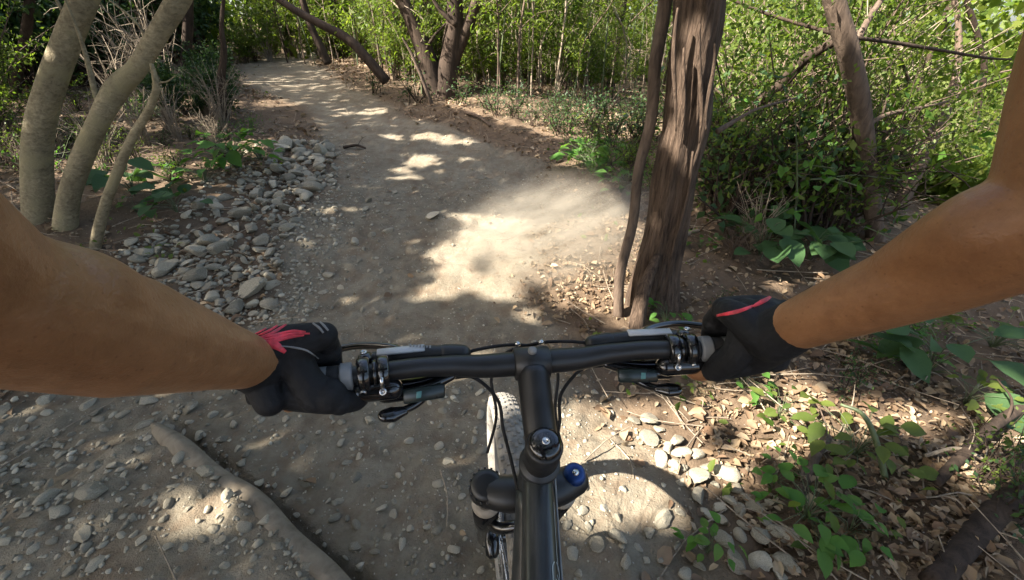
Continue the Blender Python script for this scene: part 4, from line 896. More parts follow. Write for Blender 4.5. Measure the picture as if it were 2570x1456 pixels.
LY = [canopy_leaves(-9, 11, -3.5, 17, .085, 3.0, 7.5, .17), canopy_leaves(-6, 6, -2.5, 8, .075, 3.2, 6.5, .15), canopy_leaves(-3, 4.5, -1, 6, .08, 3.2, 6.5, .15), canopy_leaves(-20, -9, 2, 20, .13, 3.2, 8, .24)]
LY += [shade_leaves(trunk_pts, 4200, .13), shade_leaves(np.vstack([arms+rng.normal(size=arms.shape)*.05 for _ in range(5)]), 1500, .16)]  # leaves added sunward of trunk and arms for shade; they join the crowns
pc = np.vstack([a[0] for a in LY]); lc = np.concatenate([a[1] for a in LY]); ncn = np.vstack([a[2] for a in LY])
crown_trees = [TREES['pale smooth barked tree with two bent trunks behind the left forearm'], TREES['thick shaggy barked tree leaning right behind the right glove, with a sunlit strip'],
               TREES['grey brown tree trunk rising from behind the right forearm, forking near the top']]
for i, (x, y) in enumerate([(-4.6, -1.6), (-7.5, 1.5), (-6.2, 5.2), (-9.5, 6.5), (-3.4, -4.2), (-10, -1.5), (-7, 9.5), (-11, 11), (-2.5, 13.5)]):
    b = np.array([x, y, hz(x, y)-.1]); e = tree('tall_tree', 'tall leafy tree shading the trail, standing behind or beside the rider', 'tree', b, 'tall trees shading the trail')
    mb = MB(); tube(mb, spline([b, b+[.2, .1, 2.5], b+[.1, .4, 6.5]], 16), [.14, .10, .05], 10, True, None, .1, 300+i); add_part(e, 'trunk', mb, M['grey_bark'])
    for j in range(5):
        q = b+np.array([.15, .2, 2.6+.7*j]); a = rng.uniform(0, 6.28); mb = MB(); tube(mb, spline([q, q+[math.cos(a)*.8, math.sin(a)*.8, .5], q+[math.cos(a)*1.9, math.sin(a)*1.9, 1.0]], 8), [.035, .01], 6, False, None, .1, 320+j); add_part(e, 'branch', mb, M['grey_bark'])
    crown_trees.append(e)
cx = np.array([[t.location[0], t.location[1]] for t in crown_trees]); cx[1] += [-.6, -.2]; cx[2] += [-.4, 0]
own = ((pc[:, None, :2]-cx[None])**2).sum(-1).argmin(1)
for i, t in enumerate(crown_trees):
    k = own == i
    if k.sum() < 20: continue
    leaf_obj('crown', pc[k]-np.array(t.location), lc[k], .72, M['canopy'], t, unit(np.cross(ncn[k], rng.normal(size=(k.sum(), 3)))), ncn[k], six=True, fold=.1, droop=.08)
# ------------------------------------------------------------------ mountain bike
M['matte_black'] = simple('matte_black', (0.012, 0.012, 0.013), 0.42, 0, .2, 30, 0, .5)
M['gloss_black'] = simple('gloss_black', (0.008, 0.008, 0.009), 0.14, 0, .2, 20, 0, .6, .4)
M['rubber'] = simple('rubber', (0.018, 0.017, 0.017), 0.8, 0, .2, 80, .3, .3)
M['grey_alloy'] = simple('grey_alloy', (0.28, 0.28, 0.28), 0.42, .7, .12, 60)
M['steel'] = simple('steel', (0.55, 0.55, 0.55), 0.25, 1.0, .1, 80)
M['grey_plastic'] = simple('grey_plastic', (0.20, 0.20, 0.20), 0.6, 0, .1, 60)
M['label_white'] = simple('label_white', (0.42, 0.43, 0.44), 0.3, 0, .05, 60)
M['teal'] = simple('teal_print', (0.07, 0.19, 0.19), 0.4, 0, .1, 60)
M['dark_teal'] = simple('dark_teal_plastic', (0.011, 0.020, 0.021), 0.3, 0, .2, 30)
M['blue_alloy'] = simple('blue_alloy', (0.016, 0.050, 0.18), 0.42, .55, .15, 80)
M['tan_seal'] = simple('tan_seal', (0.30, 0.26, 0.21), 0.7, 0, .15, 60)
M['frame_paint'] = simple('frame_paint', (0.014, 0.018, 0.020), 0.30, 0, .15, 15, 0, .5, .25)
def _tyre(t, b, N, L):
    tc = N.new('ShaderNodeTexCoord'); n = noise(N, L, 26, 6, tc.outputs['Object'], .7)
    r = ramp(N, [(.32, (.07, .064, .057)), (.5, (.185, .17, .147)), (.7, (.28, .255, .22))]); L.new(n.outputs[0], r.inputs[0]); L.new(r.outputs[0], b.inputs['Base Color'])
    b.inputs['Roughness'].default_value = .95; bump(N, L, b, n.outputs[0], .4, .003)
M['tyre'] = mat('dusty_tyre', _tyre)
def _frame_dust(t, b, N, L):
    tc = N.new('ShaderNodeTexCoord'); n = noise(N, L, 9, 7, tc.outputs['Object'], .7)
    r = ramp(N, [(.45, (.016, .019, .021)), (.75, (.045, .045, .042))]); L.new(n.outputs[0], r.inputs[0]); L.new(r.outputs[0], b.inputs['Base Color'])
    q = ramp(N, [(.4, (.28,)*3), (.75, (.6,)*3)]); L.new(n.outputs[0], q.inputs[0]); L.new(q.outputs[0], b.inputs['Roughness']); b.inputs['Coat Weight'].default_value = .2
M['frame_paint'] = mat('dusty_black_paint', _frame_dust)

O = np.array([0, 0.60, 0.0]); LEAN = R(3.2); YAW = R(0.0); STEER = R(8.0); BX = -0.015
AX = np.array([0, .3256, -.9455]); CAP = np.array([0, .345, .958])           # steering axis, pointing down
def rotm(axis, a):
    return np.array(Matrix.Rotation(a, 3, Vector(axis)))
RS = rotm(-AX, STEER)
def steer(v): return (np.asarray(v)-CAP)@RS.T+CAP
RB = rotm((0, 0, 1), YAW)@rotm((0, 1, 0), LEAN)
BZ = float(hfun(np.array([BX]), np.array([.61]))[0]) + 0.004
BO = np.array([BX, .61, BZ])
OL = np.array([0, .61, 0.0])
def to_world(v, st_=True):
    v = steer(v) if st_ else np.asarray(v, float)
    return (v-OL)@RB.T+BO
bike = empty('mountain_bike', BO); bike.rotation_euler = Matrix(RB.tolist()).to_euler()
tag(bike, 'black mountain bike being ridden along the dirt trail, seen over its handlebar', 'bicycle')
def bp(name, mb, mt, steered=True, parent=None, smooth=True, label=None):
    mb.xf(lambda v: (steer(v) if steered else v)-OL)
    o = mb.build(name, M[mt], parent or bike, smooth)
    if label: o['label'] = label
    return o
def up_(p, dz): return [p[0], p[1], p[2]+dz]
# bar
def barpt(x):
    a = abs(x); return np.array([x, .445-.00*a-max(0, a-.10)*.16, .998+.012*float(sstep(.05, .16, a))+max(0, a-.12)*.05])
xs = np.concatenate([np.linspace(-.327, -.06, 26), np.linspace(-.05, .05, 9), np.linspace(.06, .327, 26)])
bpz = np.array([barpt(x) for x in xs]); br = np.interp(np.abs(xs), [0, .045, .13, .36], [.0162, .0162, .0125, .0111])
mb = MB(); tube_raw(mb, bpz, br, 20); bar = bp('handlebar', mb, 'matte_black')
for s in (-1, 1):
    def seg(x0, x1, r0, r1=None, n=20, k=8):
        p = np.array([barpt(s*x) for x in np.linspace(x0, x1, k)]); m_ = MB(); tube(m_, p, [r0, r1 or r0], n); return m_
    bp('grip', seg(.236, .331, .0158, .0158), 'rubber'); bp('lock_ring', seg(.2225, .2345, .0172), 'grey_plastic')
    bp('grip_sleeve', seg(.2347, .262, .0150, .0165), 'grey_plastic')
    ax = barpt(s*.25)-barpt(s*.15); ax /= np.linalg.norm(ax)
    # brake: clamp, reservoir, blade, hose
    mb = MB(); lathe(mb, barpt(s*.209)-ax*.007, ax, [(0, .0135), (0, .0195), (.002, .0212), (.012, .0212), (.014, .0195), (.014, .0135)], 22)
    rbox(mb, barpt(s*.209)+[0, .020, .008], ax, [0, 1, 0], [0, 0, 1], .016, .016, .014, .25)
    br_ = bp('brake_clamp', mb, 'gloss_black')
    for dy, dz in ((.017, .0205), (-.0185, -.0120)):
        mb = MB(); q = barpt(s*.209)+[0, dy, dz]; dirn = np.array([0, dy, dz])/math.hypot(dy, dz)
        lathe(mb, q-dirn*.001, dirn+np.array([0, -.4, .3]), [(0, .0042), (.003, .0042), (.0032, .0024), (.0012, .0022)], 12); bp('bolt', mb, 'steel', True, None)
    mb = MB(); capsule(mb, [[s*.215, .462, 1.0060], [s*.16, .467, 1.0070], [s*.100, .468, 1.0050]], [.0115, .0132, .0108], 18, 16)
    body = bp('brake_reservoir', mb, 'matte_black')
    mb = MB(); capsule(mb, [[s*.112, .468, 1.0055], [s*.090, .468, 1.0040]], [.0128, .0118], 16, 8); bp('reservoir_cap', mb, 'matte_black')
    mb = MB(); rbox(mb, [s*.168, .4640, 1.0195], [1, s*-.10, s*.03], [0.1*s, 1, 0], [0, -.35, 1], .060, .014, .0045, .3); pl = bp('cover_plate', mb, 'label_white')
    mb = MB()
    if s < 0:
        for q in range(7): rbox(mb, [s*.150+.0042*q-.006, .4680-.0006*q, 1.0228-.0002*q], [1, s*-.10, 0], [0, 1, 0], [0, -.35, 1], .0022, .0045 if q % 3 else .006, .0006, .2)
        bp('print', mb, 'grey_plastic', True, pl)
    mb = MB(); tube(mb, spline([[s*.165, .474, 1.0000], [s*.185, .502, .9960], [s*.24, .520, 0.9900], [s*.295, .512, 0.9840]], 18), [.0065, .0055, .0052, .006], 10); bp('brake_lever', mb, 'gloss_black')
    mb = MB(); tube(mb, spline([[s*.090, .468, 1.0040], [s*.055, .474, 1.0060], [s*.015, .480, 1.0020], [-s*.030, .490, 0.9800], [-s*.05, .490, 0.9380], [-s*.045, .470, .88], [-s*.06, .47, .80]], 30), .0024, 7); bp('brake_hose', mb, 'rubber')
    # shifter: clamp, pod, indicator, thumb lever, cable
    mb = MB(); lathe(mb, barpt(s*.186)-ax*.006, ax, [(0, .0130), (0, .0188), (.002, .0204), (.011, .0204), (.013, .0188), (.013, .0130)], 22)
    lathe(mb, barpt(s*.197)-ax*.003, ax, [(0, .0125), (0, .0166), (.005, .0166), (.005, .0125)], 20)
    capsule(mb, [barpt(s*.178)+[0, -.010, -.020], barpt(s*.216)+[0, -.010, -.018]], [.0135, .0125], 14, 8)
    bp('shifter_clamp', mb, 'gloss_black')
    mb = MB(); q = barpt(s*.186)+[0, -.0215, -.0120]; lathe(mb, q, [0, -.75, .45], [(0, .0045), (.004, .0045), (.0042, .0025), (.002, .0024)], 12); bp('bolt', mb, 'steel')
    mb = MB(); tube(mb, np.array([barpt(s*.186)+[0, -.0195, .008], barpt(s*.186)+[0, -.0225, -.008]]), [.0024, .0024], 8); bp('clamp_screw', mb, 'steel')
    mb = MB(); capsule(mb, [[s*.187, .436, .976], [s*.150, .441, .975], [s*.108, .452, .981]], [.0165, .0160, .0090], 16, 16, .75); pod = bp('shifter', mb, 'gloss_black')
    mb = MB(); rbox(mb, [s*.140, .4215, .9815], [1, s*-.16, s*.05], [0, .55, .8], [0, -.85, .5], .052, .018, .006, .3); ind = bp('gear_indicator', mb, 'dark_teal', True, pod)
    mb = MB()
    for q in (-.0045, .0045): rbox(mb, [s*.151+q, .4183, .9832], [1, s*-.16, 0], [.15, .55, .8], [0, -.85, .5], .0065, .0085, .0012, .2)
    bp('indicator_print', mb, 'teal', True, pod)
    mb = MB(); tube(mb, spline([[s*.134, .436, .970], [s*.152, .420, .966], [s*.168, .411, .965]], 8), [.0060, .0052, .0048], 10); capsule(mb, [[s*.167, .411, .965], [s*.179, .406, .966], [s*.187, .403, .968]], [.007, .0112, .0095], 16, 12, .75); bp('thumb_lever', mb, 'gloss_black')
    mb = MB(); tube(mb, spline([[s*.105, .455, 0.9740], [s*.075, .458, 0.9680], [s*.045, .448, 0.9330], [s*.040, .425, .900], [s*.030, .41, .85], [s*.02, .37, .80]], 28), .0025, 7); bp('shift_cable', mb, 'rubber')
# stem and steerer
mb = MB(); tube(mb, spline([[0, .436, .994], [0, .395, .965], [0, .354, .9355]], 12), [.0212, .0208, .0205], 24); stem = bp('stem', mb, 'matte_black')
mb = MB(); lathe(mb, [-.0235, .445, .9975], [1, 0, 0], [(0, .019), (.001, .0215), (.046, .0215), (.047, .019)], 26); bp('bar_clamp', mb, 'matte_black', True, stem)
for sx in (-1, 1):
    for dz in (-1, 1):
        mb = MB(); lathe(mb, [sx*.016, .462, 1.002+dz*.013], [0, .9, .4], [(0, .004), (.004, .004), (.004, .002), (.001, .002)], 10); bp('bolt', mb, 'steel', True, stem)
mb = MB(); lathe(mb, [0, .4425, 1.0180], [0, -.2, 1], [(0, .006), (.004, .0058), (.006, .004)], 14); bp('bolt', mb, 'grey_plastic', True, stem)
mb = MB(); lathe(mb, CAP+AX*.046, -AX, [(0, .0205), (.001, .0225), (.042, .0225), (.0445, .020)], 28); bp('steerer_clamp', mb, 'matte_black', True, stem)
mb = MB(); lathe(mb, CAP, -AX, [(0, .0195), (.0012, .0198), (.0045, .0190), (.0075, .0150), (.0090, .0090), (.0094, .003)], 28); tc_ = bp('top_cap', mb, 'gloss_black')
mb = MB(); lathe(mb, CAP-AX*.0085, -AX, [(0, .0048), (.0026, .0046), (.003, .0028), (.0012, .0026)], 16); bp('cap_bolt', mb, 'steel', True, tc_)
mb = MB(); lathe(mb, CAP+AX*.058, -AX, [(0, .0190), (.001, .0200), (.010, .0200), (.011, .0190)], 26); bp('spacer', mb, 'matte_black')
# fork
mb = MB(); cr = CAP+AX*.192; q = np.array([0, .9455, .3256])
capsule(mb, [cr+[-.068, 0, 0]+q*.012, cr+[-.03, 0, 0]-AX*.01, cr+[.03, 0, 0]-AX*.01, cr+[.068, 0, 0]+q*.012], [.0245, .028, .028, .0245], 18, 20, .85)
fork = bp('fork_crown', mb, 'matte_black')
AXLE = CAP+AX*.672+q*.040
for s in (-1, 1):
    top = cr+np.array([s*.066, 0, 0])+q*.014
    bot = AXLE+np.array([s*.062, 0, 0])
    d = (bot-top)/np.linalg.norm(bot-top)
    mb = MB(); tube(mb, np.array([top-d*.02, top+d*.2]), .0155, 20); bp('stanchion', mb, 'gloss_black')
    mb = MB(); lathe(mb, top+d*.080, d, [(0, .0175), (.002, .0235), (.018, .0245), (.022, .0235)], 24); bp('seal', mb, 'tan_seal')
    mb = MB(); tube(mb, np.array([top+d*.102, top+d*.25, bot-d*.03, bot+d*.012]), [.0245, .0235, .020, .017], 20); rbox(mb, bot, [1, 0, 0], [0, 1, 0], [0, 0, 1], .02, .034, .034, .3); bp('fork_leg', mb, 'gloss_black')
    if s < 0:
        mb = MB(); lathe(mb, top+d*.005, -d, [(0, .0245), (.020, .0245), (.027, .0220), (.029, .014)], 24); kn = bp('air_cap', mb, 'matte_black')
        mb = MB()
        for k in range(16):
            a = k*6.283/16; e1 = np.cross(d, [1, 0, 0]); e1 /= np.linalg.norm(e1); e2 = np.cross(d, e1); w = e1*math.cos(a)+e2*math.sin(a); rbox(mb, top-d*.010+w*.0245, w, d, np.cross(w, d), .003, .018, .0036, .2)
        bp('knurling', mb, 'gloss_black', True, kn)
    else:
        mb = MB(); lathe(mb, top, -d, [(0, .019), (.010, .019), (.012, .0165), (.026, .0172), (.031, .0152), (.034, .009)], 24); bp('damper_knob', mb, 'blue_alloy', label='blue anodised damper knob')
        mb = MB(); lathe(mb, top-d*.033, -d, [(0, .005), (.003, .0048)], 10); bp('knob_screw', mb, 'steel')
mb = MB(); tube(mb, spline([AXLE+[-.060, -.085, .25], AXLE+[-.05, -.15, .29], AXLE+[0, -.165, .315], AXLE+[.05, -.15, .29], AXLE+[.060, -.085, .25]], 22), .010, 12); bp('fork_arch', mb, 'gloss_black')
mb = MB(); rbox(mb, AXLE+[-.052, -.055, .075], [1, 0, 0], [0, .8, .6], [0, -.6, .8], .028, .05, .075, .25); bp('brake_caliper', mb, 'gloss_black')
# wheels
def wheel(c, steered, name):
    RW, TW = .300, .033
    th = np.linspace(0, 2*math.pi, 120, endpoint=False)
    def ring(mb, prof, n=120):
        m = len(prof); v = np.array([[c[0]+x, c[1]+r*math.cos(a), c[2]+r*math.sin(a)] for a in th for x, r in prof]); f = [(i*m+j, i*m+(j+1) % m, ((i+1) % n)*m+(j+1) % m, ((i+1) % n)*m+j) for i in range(n) for j in range(m)]; mb.add(v, f)
    mb = MB(); ring(mb, [(-.012, RW-.020), (.012, RW-.020), (.014, RW-.002), (-.014, RW-.002)]); w = bp(name, mb, 'matte_black', steered)
    w['label'] = 'knobbly tyred wheel' if False else 'black rimmed wheel'
    a = np.linspace(-2.55, 2.55, 17); mb = MB(); ring(mb, [(TW*math.sin(q), RW+.0055+.0270*(math.cos(q)+.30)/1.3*1.0) for q in a]); ty = bp('tyre', mb, 'tyre', steered, w)
    mb = MB()
    for i in range(76):
        A_ = i*6.283/76
        for x, w_, off in ((-.0255, .0075, .3), (-.0145, .0075, .8), (-.005, .0080, 0), (.005, .0080, .5), (.0145, .0075, .2), (.0255, .0075, .7)):
            B_ = A_+off*6.283/76; rr = RW+.0330-abs(x)**2*12; rd = np.array([0, math.cos(B_), math.sin(B_)]); tg = np.array([0, -math.sin(B_), math.cos(B_)])
            nrm = unit(rd+np.array([x*14, 0, 0])); rbox(mb, np.array(c)+[x, 0, 0]+rd*rr, np.cross(tg, nrm), tg, nrm, w_, .0095, .0058, .12)
    tk = bp('tread', mb, 'tyre', steered, w, False); tk['kind'] = 'stuff'
    mb = MB(); lathe(mb, np.array(c)+[-.05, 0, 0], [1, 0, 0], [(0, .008), (.012, .010), (.014, .026), (.018, .026), (.02, .014), (.08, .014), (.082, .022), (.086, .022), (.088, .009), (.1, .008)], 20); bp('hub', mb, 'gloss_black', steered, w)
    mb = MB()
    for i in range(32):
        A_ = i*6.283/32; s = -1 if i % 2 else 1; hb = np.array(c)+[s*.028, .024*math.cos(A_+1.2*(1 if i % 4 < 2 else -1)), .024*math.sin(A_+1.2*(1 if i % 4 < 2 else -1))]; tube(mb, np.array([hb, np.array(c)+[0, (RW-.018)*math.cos(A_), (RW-.018)*math.sin(A_)]]), .001, 4, False)
    bp('spokes', mb, 'steel', steered, w)
    mb = MB(); ring(mb, [(-.0345, .062), (-.0325, .062), (-.0325, .08), (-.0345, .08)]); bp('brake_disc', mb, 'steel', steered, w)
    return w
wheel(AXLE, True, 'front_wheel'); REAR = np.array([0, -.49, .331]); wheel(REAR, False, 'rear_wheel')
# frame
HT0, HT1 = CAP+AX*.060, CAP+AX*.168; BB = np.array([0, -.055, .315]); ST = np.array([0, -.205, .79])
mb = MB(); lathe(mb, HT1, -AX, [(0, .024), (.002, .0262), (.012, .0262), (.02, .0238), (.088, .0238), (.096, .0262), (.106, .0262), (.108, .0235)], 26); fr = bp('head_tube', mb, 'frame_paint', False)
mb = MB(); lathe(mb, HT0+AX*.002, -AX, [(0, .0262), (.002, .0266), (.004, .0262)], 26); bp('headset_ring', mb, 'matte_black', False)
mb = MB(); tube(mb, spline([CAP+AX*.088+[0, -.010, 0], [0, .24, .842], [0, .08, .816], [0, -.20, .775]], 24), [.0205, .0220, .0215, .019], 24, True, [.021, .0225, .022, .018]); tt = bp('top_tube', mb, 'frame_paint', False)
mb = MB(); tube(mb, spline([CAP+AX*.148+[0, -.01, 0], [0, .22, .62], BB], 24), [.025, .028, .026], 22); bp('down_tube', mb, 'frame_paint', False)
mb = MB(); tube(mb, spline([BB, [0, -.12, .54], ST+np.array([0, -.03, .05])], 14), .0175, 18); bp('seat_tube', mb, 'frame_paint', False)
mb = MB(); rbox(mb, CAP+AX*.125+[0, -.045, -.01], [1, 0, 0], [0, 1, -.15], [0, .15, 1], .012, .09, .085, .2); bp('gusset', mb, 'frame_paint', False)
for s in (-1, 1):
    mb = MB(); tube(mb, spline([BB+[s*.035, -.02, 0], [s*.05, -.27, .325], REAR+[s*.065, 0, 0]], 12), [.012, .010], 12); bp('chain_stay', mb, 'frame_paint', False)
    mb = MB(); tube(mb, spline([ST+np.array([s*.02, 0, -.03]), [s*.045, -.33, .58], REAR+[s*.065, 0, 0]], 12), [.009, .009], 12); bp('seat_stay', mb, 'frame_paint', False)
    mb = MB(); tube(mb, np.array([BB+[s*.06, 0, 0], BB+[s*.075, -s*.172, 0]]), [.013, .010], 12); rbox(mb, BB+[s*.125, -s*.172, 0], [1, 0, 0], [0, 1, 0], [0, 0, 1], .09, .09, .018, .2); bp('crank', mb, 'gloss_black', False)
mb = MB(); tube(mb, np.array([ST+[0, -.03, .04], [0, -.262, .90]]), .014, 16); bp('seat_post', mb, 'matte_black', False)
mb = MB(); capsule(mb, [[0, -.12, .925], [0, -.24, .93], [0, -.36, .94]], [.022, .045, .07], 18, 18, .35); bp('saddle', mb, 'rubber', False)
# thin cable and printed lines along the top tube
mb = MB(); tube(mb, spline([[.0205, .36, .885], [.0235, .30, .852], [.0235, .22, .840], [.022, .05, .810], [.02, -.15, .785]], 26), .0016, 6); bp('cable', mb, 'grey_plastic', False)
dg = bpy.context.evaluated_depsgraph_get()
bvh_tt = BVHTree.FromObject(tt, dg)
def draped(pts, w, name, mt, parent, bvh, offs, inv):
    """thin printed line laid on a surface"""
    vs = []; fs = []
    q = []
    for p in pts:
        loc, nrm, i, dd = bvh.find_nearest(Vector(p)); q.append((np.array(loc), np.array(nrm)))
    for i, (l, n_) in enumerate(q):
        a = q[min(i+1, len(q)-1)][0]-q[max(i-1, 0)][0]; b = unit(np.cross(a, n_)); ww = w if np.ndim(w) == 0 else np.interp(i/(len(q)-1), np.linspace(0, 1, len(w)), w)
        vs += [l+n_*offs-b*ww/2, l+n_*offs+b*ww/2]
    for i in range(len(q)-1): fs.append((2*i, 2*i+1, 2*i+3, 2*i+2))
    mb = MB(); mb.add(np.array(vs), fs); o = mb.build(name, mt, parent); return o
M['print_line'] = simple('print_line', (.30, .33, .33), .4, 0, .05, 40)
def ttp(y, a, r=.03):
    zc = np.interp(y, [-.20, .08, .24, .35], [.775, .816, .842, .872]); return np.array([r*math.sin(a), y, zc+r*math.cos(a)])-OL
draped([ttp(y, .95) for y in np.linspace(.255, .325, 16)], .0012, 'decal_line', M['print_line'], tt, bvh_tt, .0006, None)
draped([ttp(.245+.020*math.cos(t)*.9, .80+.30*math.sin(t)) for t in np.linspace(.2, 5.9, 26)], .0014, 'decal_line', M['print_line'], tt, bvh_tt, .0006, None)
draped([ttp(.242+.009*math.cos(t), .82+.13*math.sin(t)) for t in np.linspace(0.2, 5.2, 16)], .0012, 'decal_line', M['print_line'], tt, bvh_tt, .0006, None)
# ------------------------------------------------------------------ rider: one continuous body, gloves over the hands
def _skin(t, b, N, L):
    tc = N.new('ShaderNodeTexCoord'); n = noise(N, L, 7, 5, tc.outputs['Object'], .6); n2 = noise(N, L, 260, 3, tc.outputs['Object'])
    r = ramp(N, [(.3, (.22, .105, .046)), (.5, (.28, .140, .064)), (.7, (.325, .172, .082))]); L.new(n.outputs[0], r.inputs[0])
    n3 = noise(N, L, 55, 6, tc.outputs['Object'], .7); r3 = ramp(N, [(.3, (.80, .74, .70)), (.7, (1.12, 1.08, 1.06))]); L.new(n3.outputs[0], r3.inputs[0])
    mc = N.new('ShaderNodeMix'); mc.data_type = 'RGBA'; mc.blend_type = 'MULTIPLY'; mc.inputs[0].default_value = 1; L.new(r.outputs[0], mc.inputs[6]); L.new(r3.outputs[0], mc.inputs[7])
    # freckles and fine hairs
    vo = N.new('ShaderNodeTexVoronoi'); vo.inputs['Scale'].default_value = 130; L.new(tc.outputs['Object'], vo.inputs['Vector']); fr_ = ramp(N, [(.06, (.55, .45, .4)), (.16, (1, 1, 1))]); L.new(vo.outputs['Distance'], fr_.inputs[0])
    m2 = N.new('ShaderNodeMix'); m2.data_type = 'RGBA'; m2.blend_type = 'MULTIPLY'; m2.inputs[0].default_value = .55; L.new(mc.outputs[2], m2.inputs[6]); L.new(fr_.outputs[0], m2.inputs[7]); L.new(m2.outputs[2], b.inputs['Base Color'])
    b.inputs['Roughness'].default_value = .42; b.inputs['Subsurface Weight'].default_value = .08; b.inputs['Subsurface Radius'].default_value = (.006, .003, .0015)
    hh = N.new('ShaderNodeMath'); hh.operation = 'MULTIPLY_ADD'; hh.inputs[1].default_value = 2.2; L.new(n3.outputs[0], hh.inputs[0]); L.new(n2.outputs[0], hh.inputs[2]); bump(N, L, b, hh.outputs[0], .4, .0016)
M['skin'] = mat('tanned_skin', _skin)
M['glove'] = simple('glove_cloth', (.010, .010, .0115), .75, 0, .25, 120, .4, .3)
M['glove_red'] = simple('glove_red', (.62, .045, .07), .5, 0, .3, 90, .5)
M['glove_grey'] = simple('glove_trim', (.45, .40, .36), .7, 0, .1, 90)
M['jersey'] = simple('jersey_cloth', (.03, .03, .035), .8, 0, .2, 90)
def remeshed(name, mb, vox, mt, parent, smooth=2):
    o = mb.build(name, mt, None)
    r = o.modifiers.new('r', 'REMESH'); r.mode = 'VOXEL'; r.voxel_size = vox; r.use_smooth_shade = True
    s = o.modifiers.new('s', 'SMOOTH'); s.iterations = smooth; s.factor = .5
    dg = bpy.context.evaluated_depsgraph_get(); me = bpy.data.meshes.new_from_object(o.evaluated_get(dg))
    o.modifiers.clear(); o.data = me; me.polygons.foreach_set('use_smooth', [True]*len(me.polygons))
    if not me.materials: me.materials.append(mt)
    o.parent = parent; return o
rider = empty('person', (0, 0, 0)); tag(rider, 'mountain biker riding with bare tanned arms and black gloves on the grips', 'person')
body = MB(); gloves = {}; GR = {}
SH = {-1: np.array([-.19, .0, 1.585]), 1: np.array([.25, .15, 1.58])}
EL = {-1: PY(-60, 755, .205), 1: P(2700, 535, .285)}
UM = {-1: None, 1: np.array([.372, .300, 1.405])}
for s in (-1, 1):
    g0, g1_ = to_world(barpt(s*.235)), to_world(barpt(s*.320)); a = unit(g1_-g0); G = g0+a*.047
    u = unit(np.array([0, 0, 1.0])-a*a[2]); f = np.cross(u, a)*(1 if s > 0 else -1)
    if f[1] < 0: f = -f
    GR[s] = (G, a, u, f)
    W = P(648, 915, .475) if s < 0 else P(1945, 838, .492)
    w_end = W
    # forearm and upper arm
    fore = [EL[s], EL[s]*.62+W*.38+np.array([s*.006, 0, 0]), EL[s]*.25+W*.75, W]
    rr = [.050, .051, .036, .0285] if s < 0 else [.043, .039, .032, .0272]
    capsule(body, fore, rr, 20, 34, .92)
    capsule(body, [SH[s], SH[s]*.5+EL[s]*.5+np.array([s*.01, .01, 0]) if s < 0 else UM[1], EL[s]], [.058, .050, .044], 20, 24)
    # forearm muscle, elbow point and the bone at the wrist
    sd = unit(np.cross(W-EL[s], [0, 0, 1.0]))*(-s); ax_ = W-EL[s]
    capsule(body, [EL[s]-ax_*.03+np.array([0, 0, .014]), EL[s]+ax_*.22+sd*.014+np.array([0, 0, .020]), EL[s]+ax_*.52+np.array([0, 0, .012])], [.030, .033, .024], 16, 18)
    capsule(body, [EL[s]+ax_*.05-sd*.012, EL[s]+ax_*.6-sd*.014-np.array([0, 0, .008]), W-ax_*.05-sd*.011], [.040, .025, .017], 14, 18)
    capsule(body, [W-ax_*.07-sd*.016+np.array([0, 0, .013]), W-ax_*.03-sd*.015+np.array([0, 0, .014])], [.0115, .0105], 12, 8)
    for t_ in (-.006, .006): capsule(body, [W-ax_*.30+sd*t_*2+np.array([0, 0, .026]), W-ax_*.02+sd*t_+np.array([0, 0, .0265])], [.006, .0045], 10, 10)
    # hand: palm, four fingers round the grip, thumb under it
    offs = np.array([-.036, -.012, .012, .034]); mcp = [G+a*o_+f*(.010+.004*(1-abs(o_)/.036))+u*(.056-.005*(i == 3)) for i, o_ in enumerate(offs)]
    gl = MB()
    palm_mid = (W+np.mean(mcp, 0))/2+u*.007
    def both(pts, r, infl=.0022, n=14, m=None, glove=True, hand=True, ratio=1.0):
        if hand: capsule(body, pts, np.array(r)-.0006, n, m, ratio)
        if glove: capsule(gl, pts, np.array(r)+infl, n, m, ratio)
    for i, k in enumerate(mcp): both([W+a*offs[i]*.55, palm_mid+a*offs[i]*.9, k], [.0165, .0155, .0125])
    both([W-u*.004, palm_mid-u*.012-a*.012, G-f*.024-u*.004-a*.020], [.018, .018, .015])
    both([W+a*.012, palm_mid+a*.026-u*.008, G-f*.022+a*.026], [.018, .018, .015])
    L_ = [.95, 1.0, .96, .82]
    for i, k in enumerate(mcp):
        r0 = [.0098, .0102, .0096, .0086][i]; Rg = .0158+r0*.95
        c = G+a*offs[i]
        p1 = c+f*(Rg+.007)+u*.022; p2 = c+f*Rg*.80-u*(Rg*.72); p3 = c-f*.004-u*Rg*1.03; p4 = c-f*Rg*.55-u*Rg*.75
        both([k, p1], [r0+.0016, r0+.0008]); both([p1, c+f*(Rg+.001)-u*.006], [r0+.0008, r0+.0003]); capsule(body, [p1, p2, p3, p4], [r0, r0-.0004, r0-.0012, r0-.0022], 12, 22)
        if i in (0, 1) or s < 0: capsule(gl, [p1, p2], [r0+.003, r0+.0024], 12, 8)
    tb = W*.45+G*.55-f*.014-a*.030-u*.004; t1 = G-a*.045-f*.026-u*.014; t2 = G-a*.062-f*.012-u*.027; t3 = G-a*.070+f*.006-u*.030
    if s > 0: t2 = t2-u*.004; t3 = t3-u*.004
    both([palm_mid-a*.018-u*.008, tb, t1], [.0165, .0160, .0132]); capsule(body, [t1, t2, t3], [.0118, .0108, .0088], 14, 18)
    if s < 0: capsule(gl, [t1, t2, t3], [.0142, .0128, .0105], 14, 16)
    else: capsule(gl, [t1, t1*.7+t2*.3], [.0142, .0132], 14, 8)
    capsule(gl, [mcp[0]+u*.001, mcp[1], mcp[2], mcp[3]], [.0150, .0160, .0155, .0145], 16, 16)
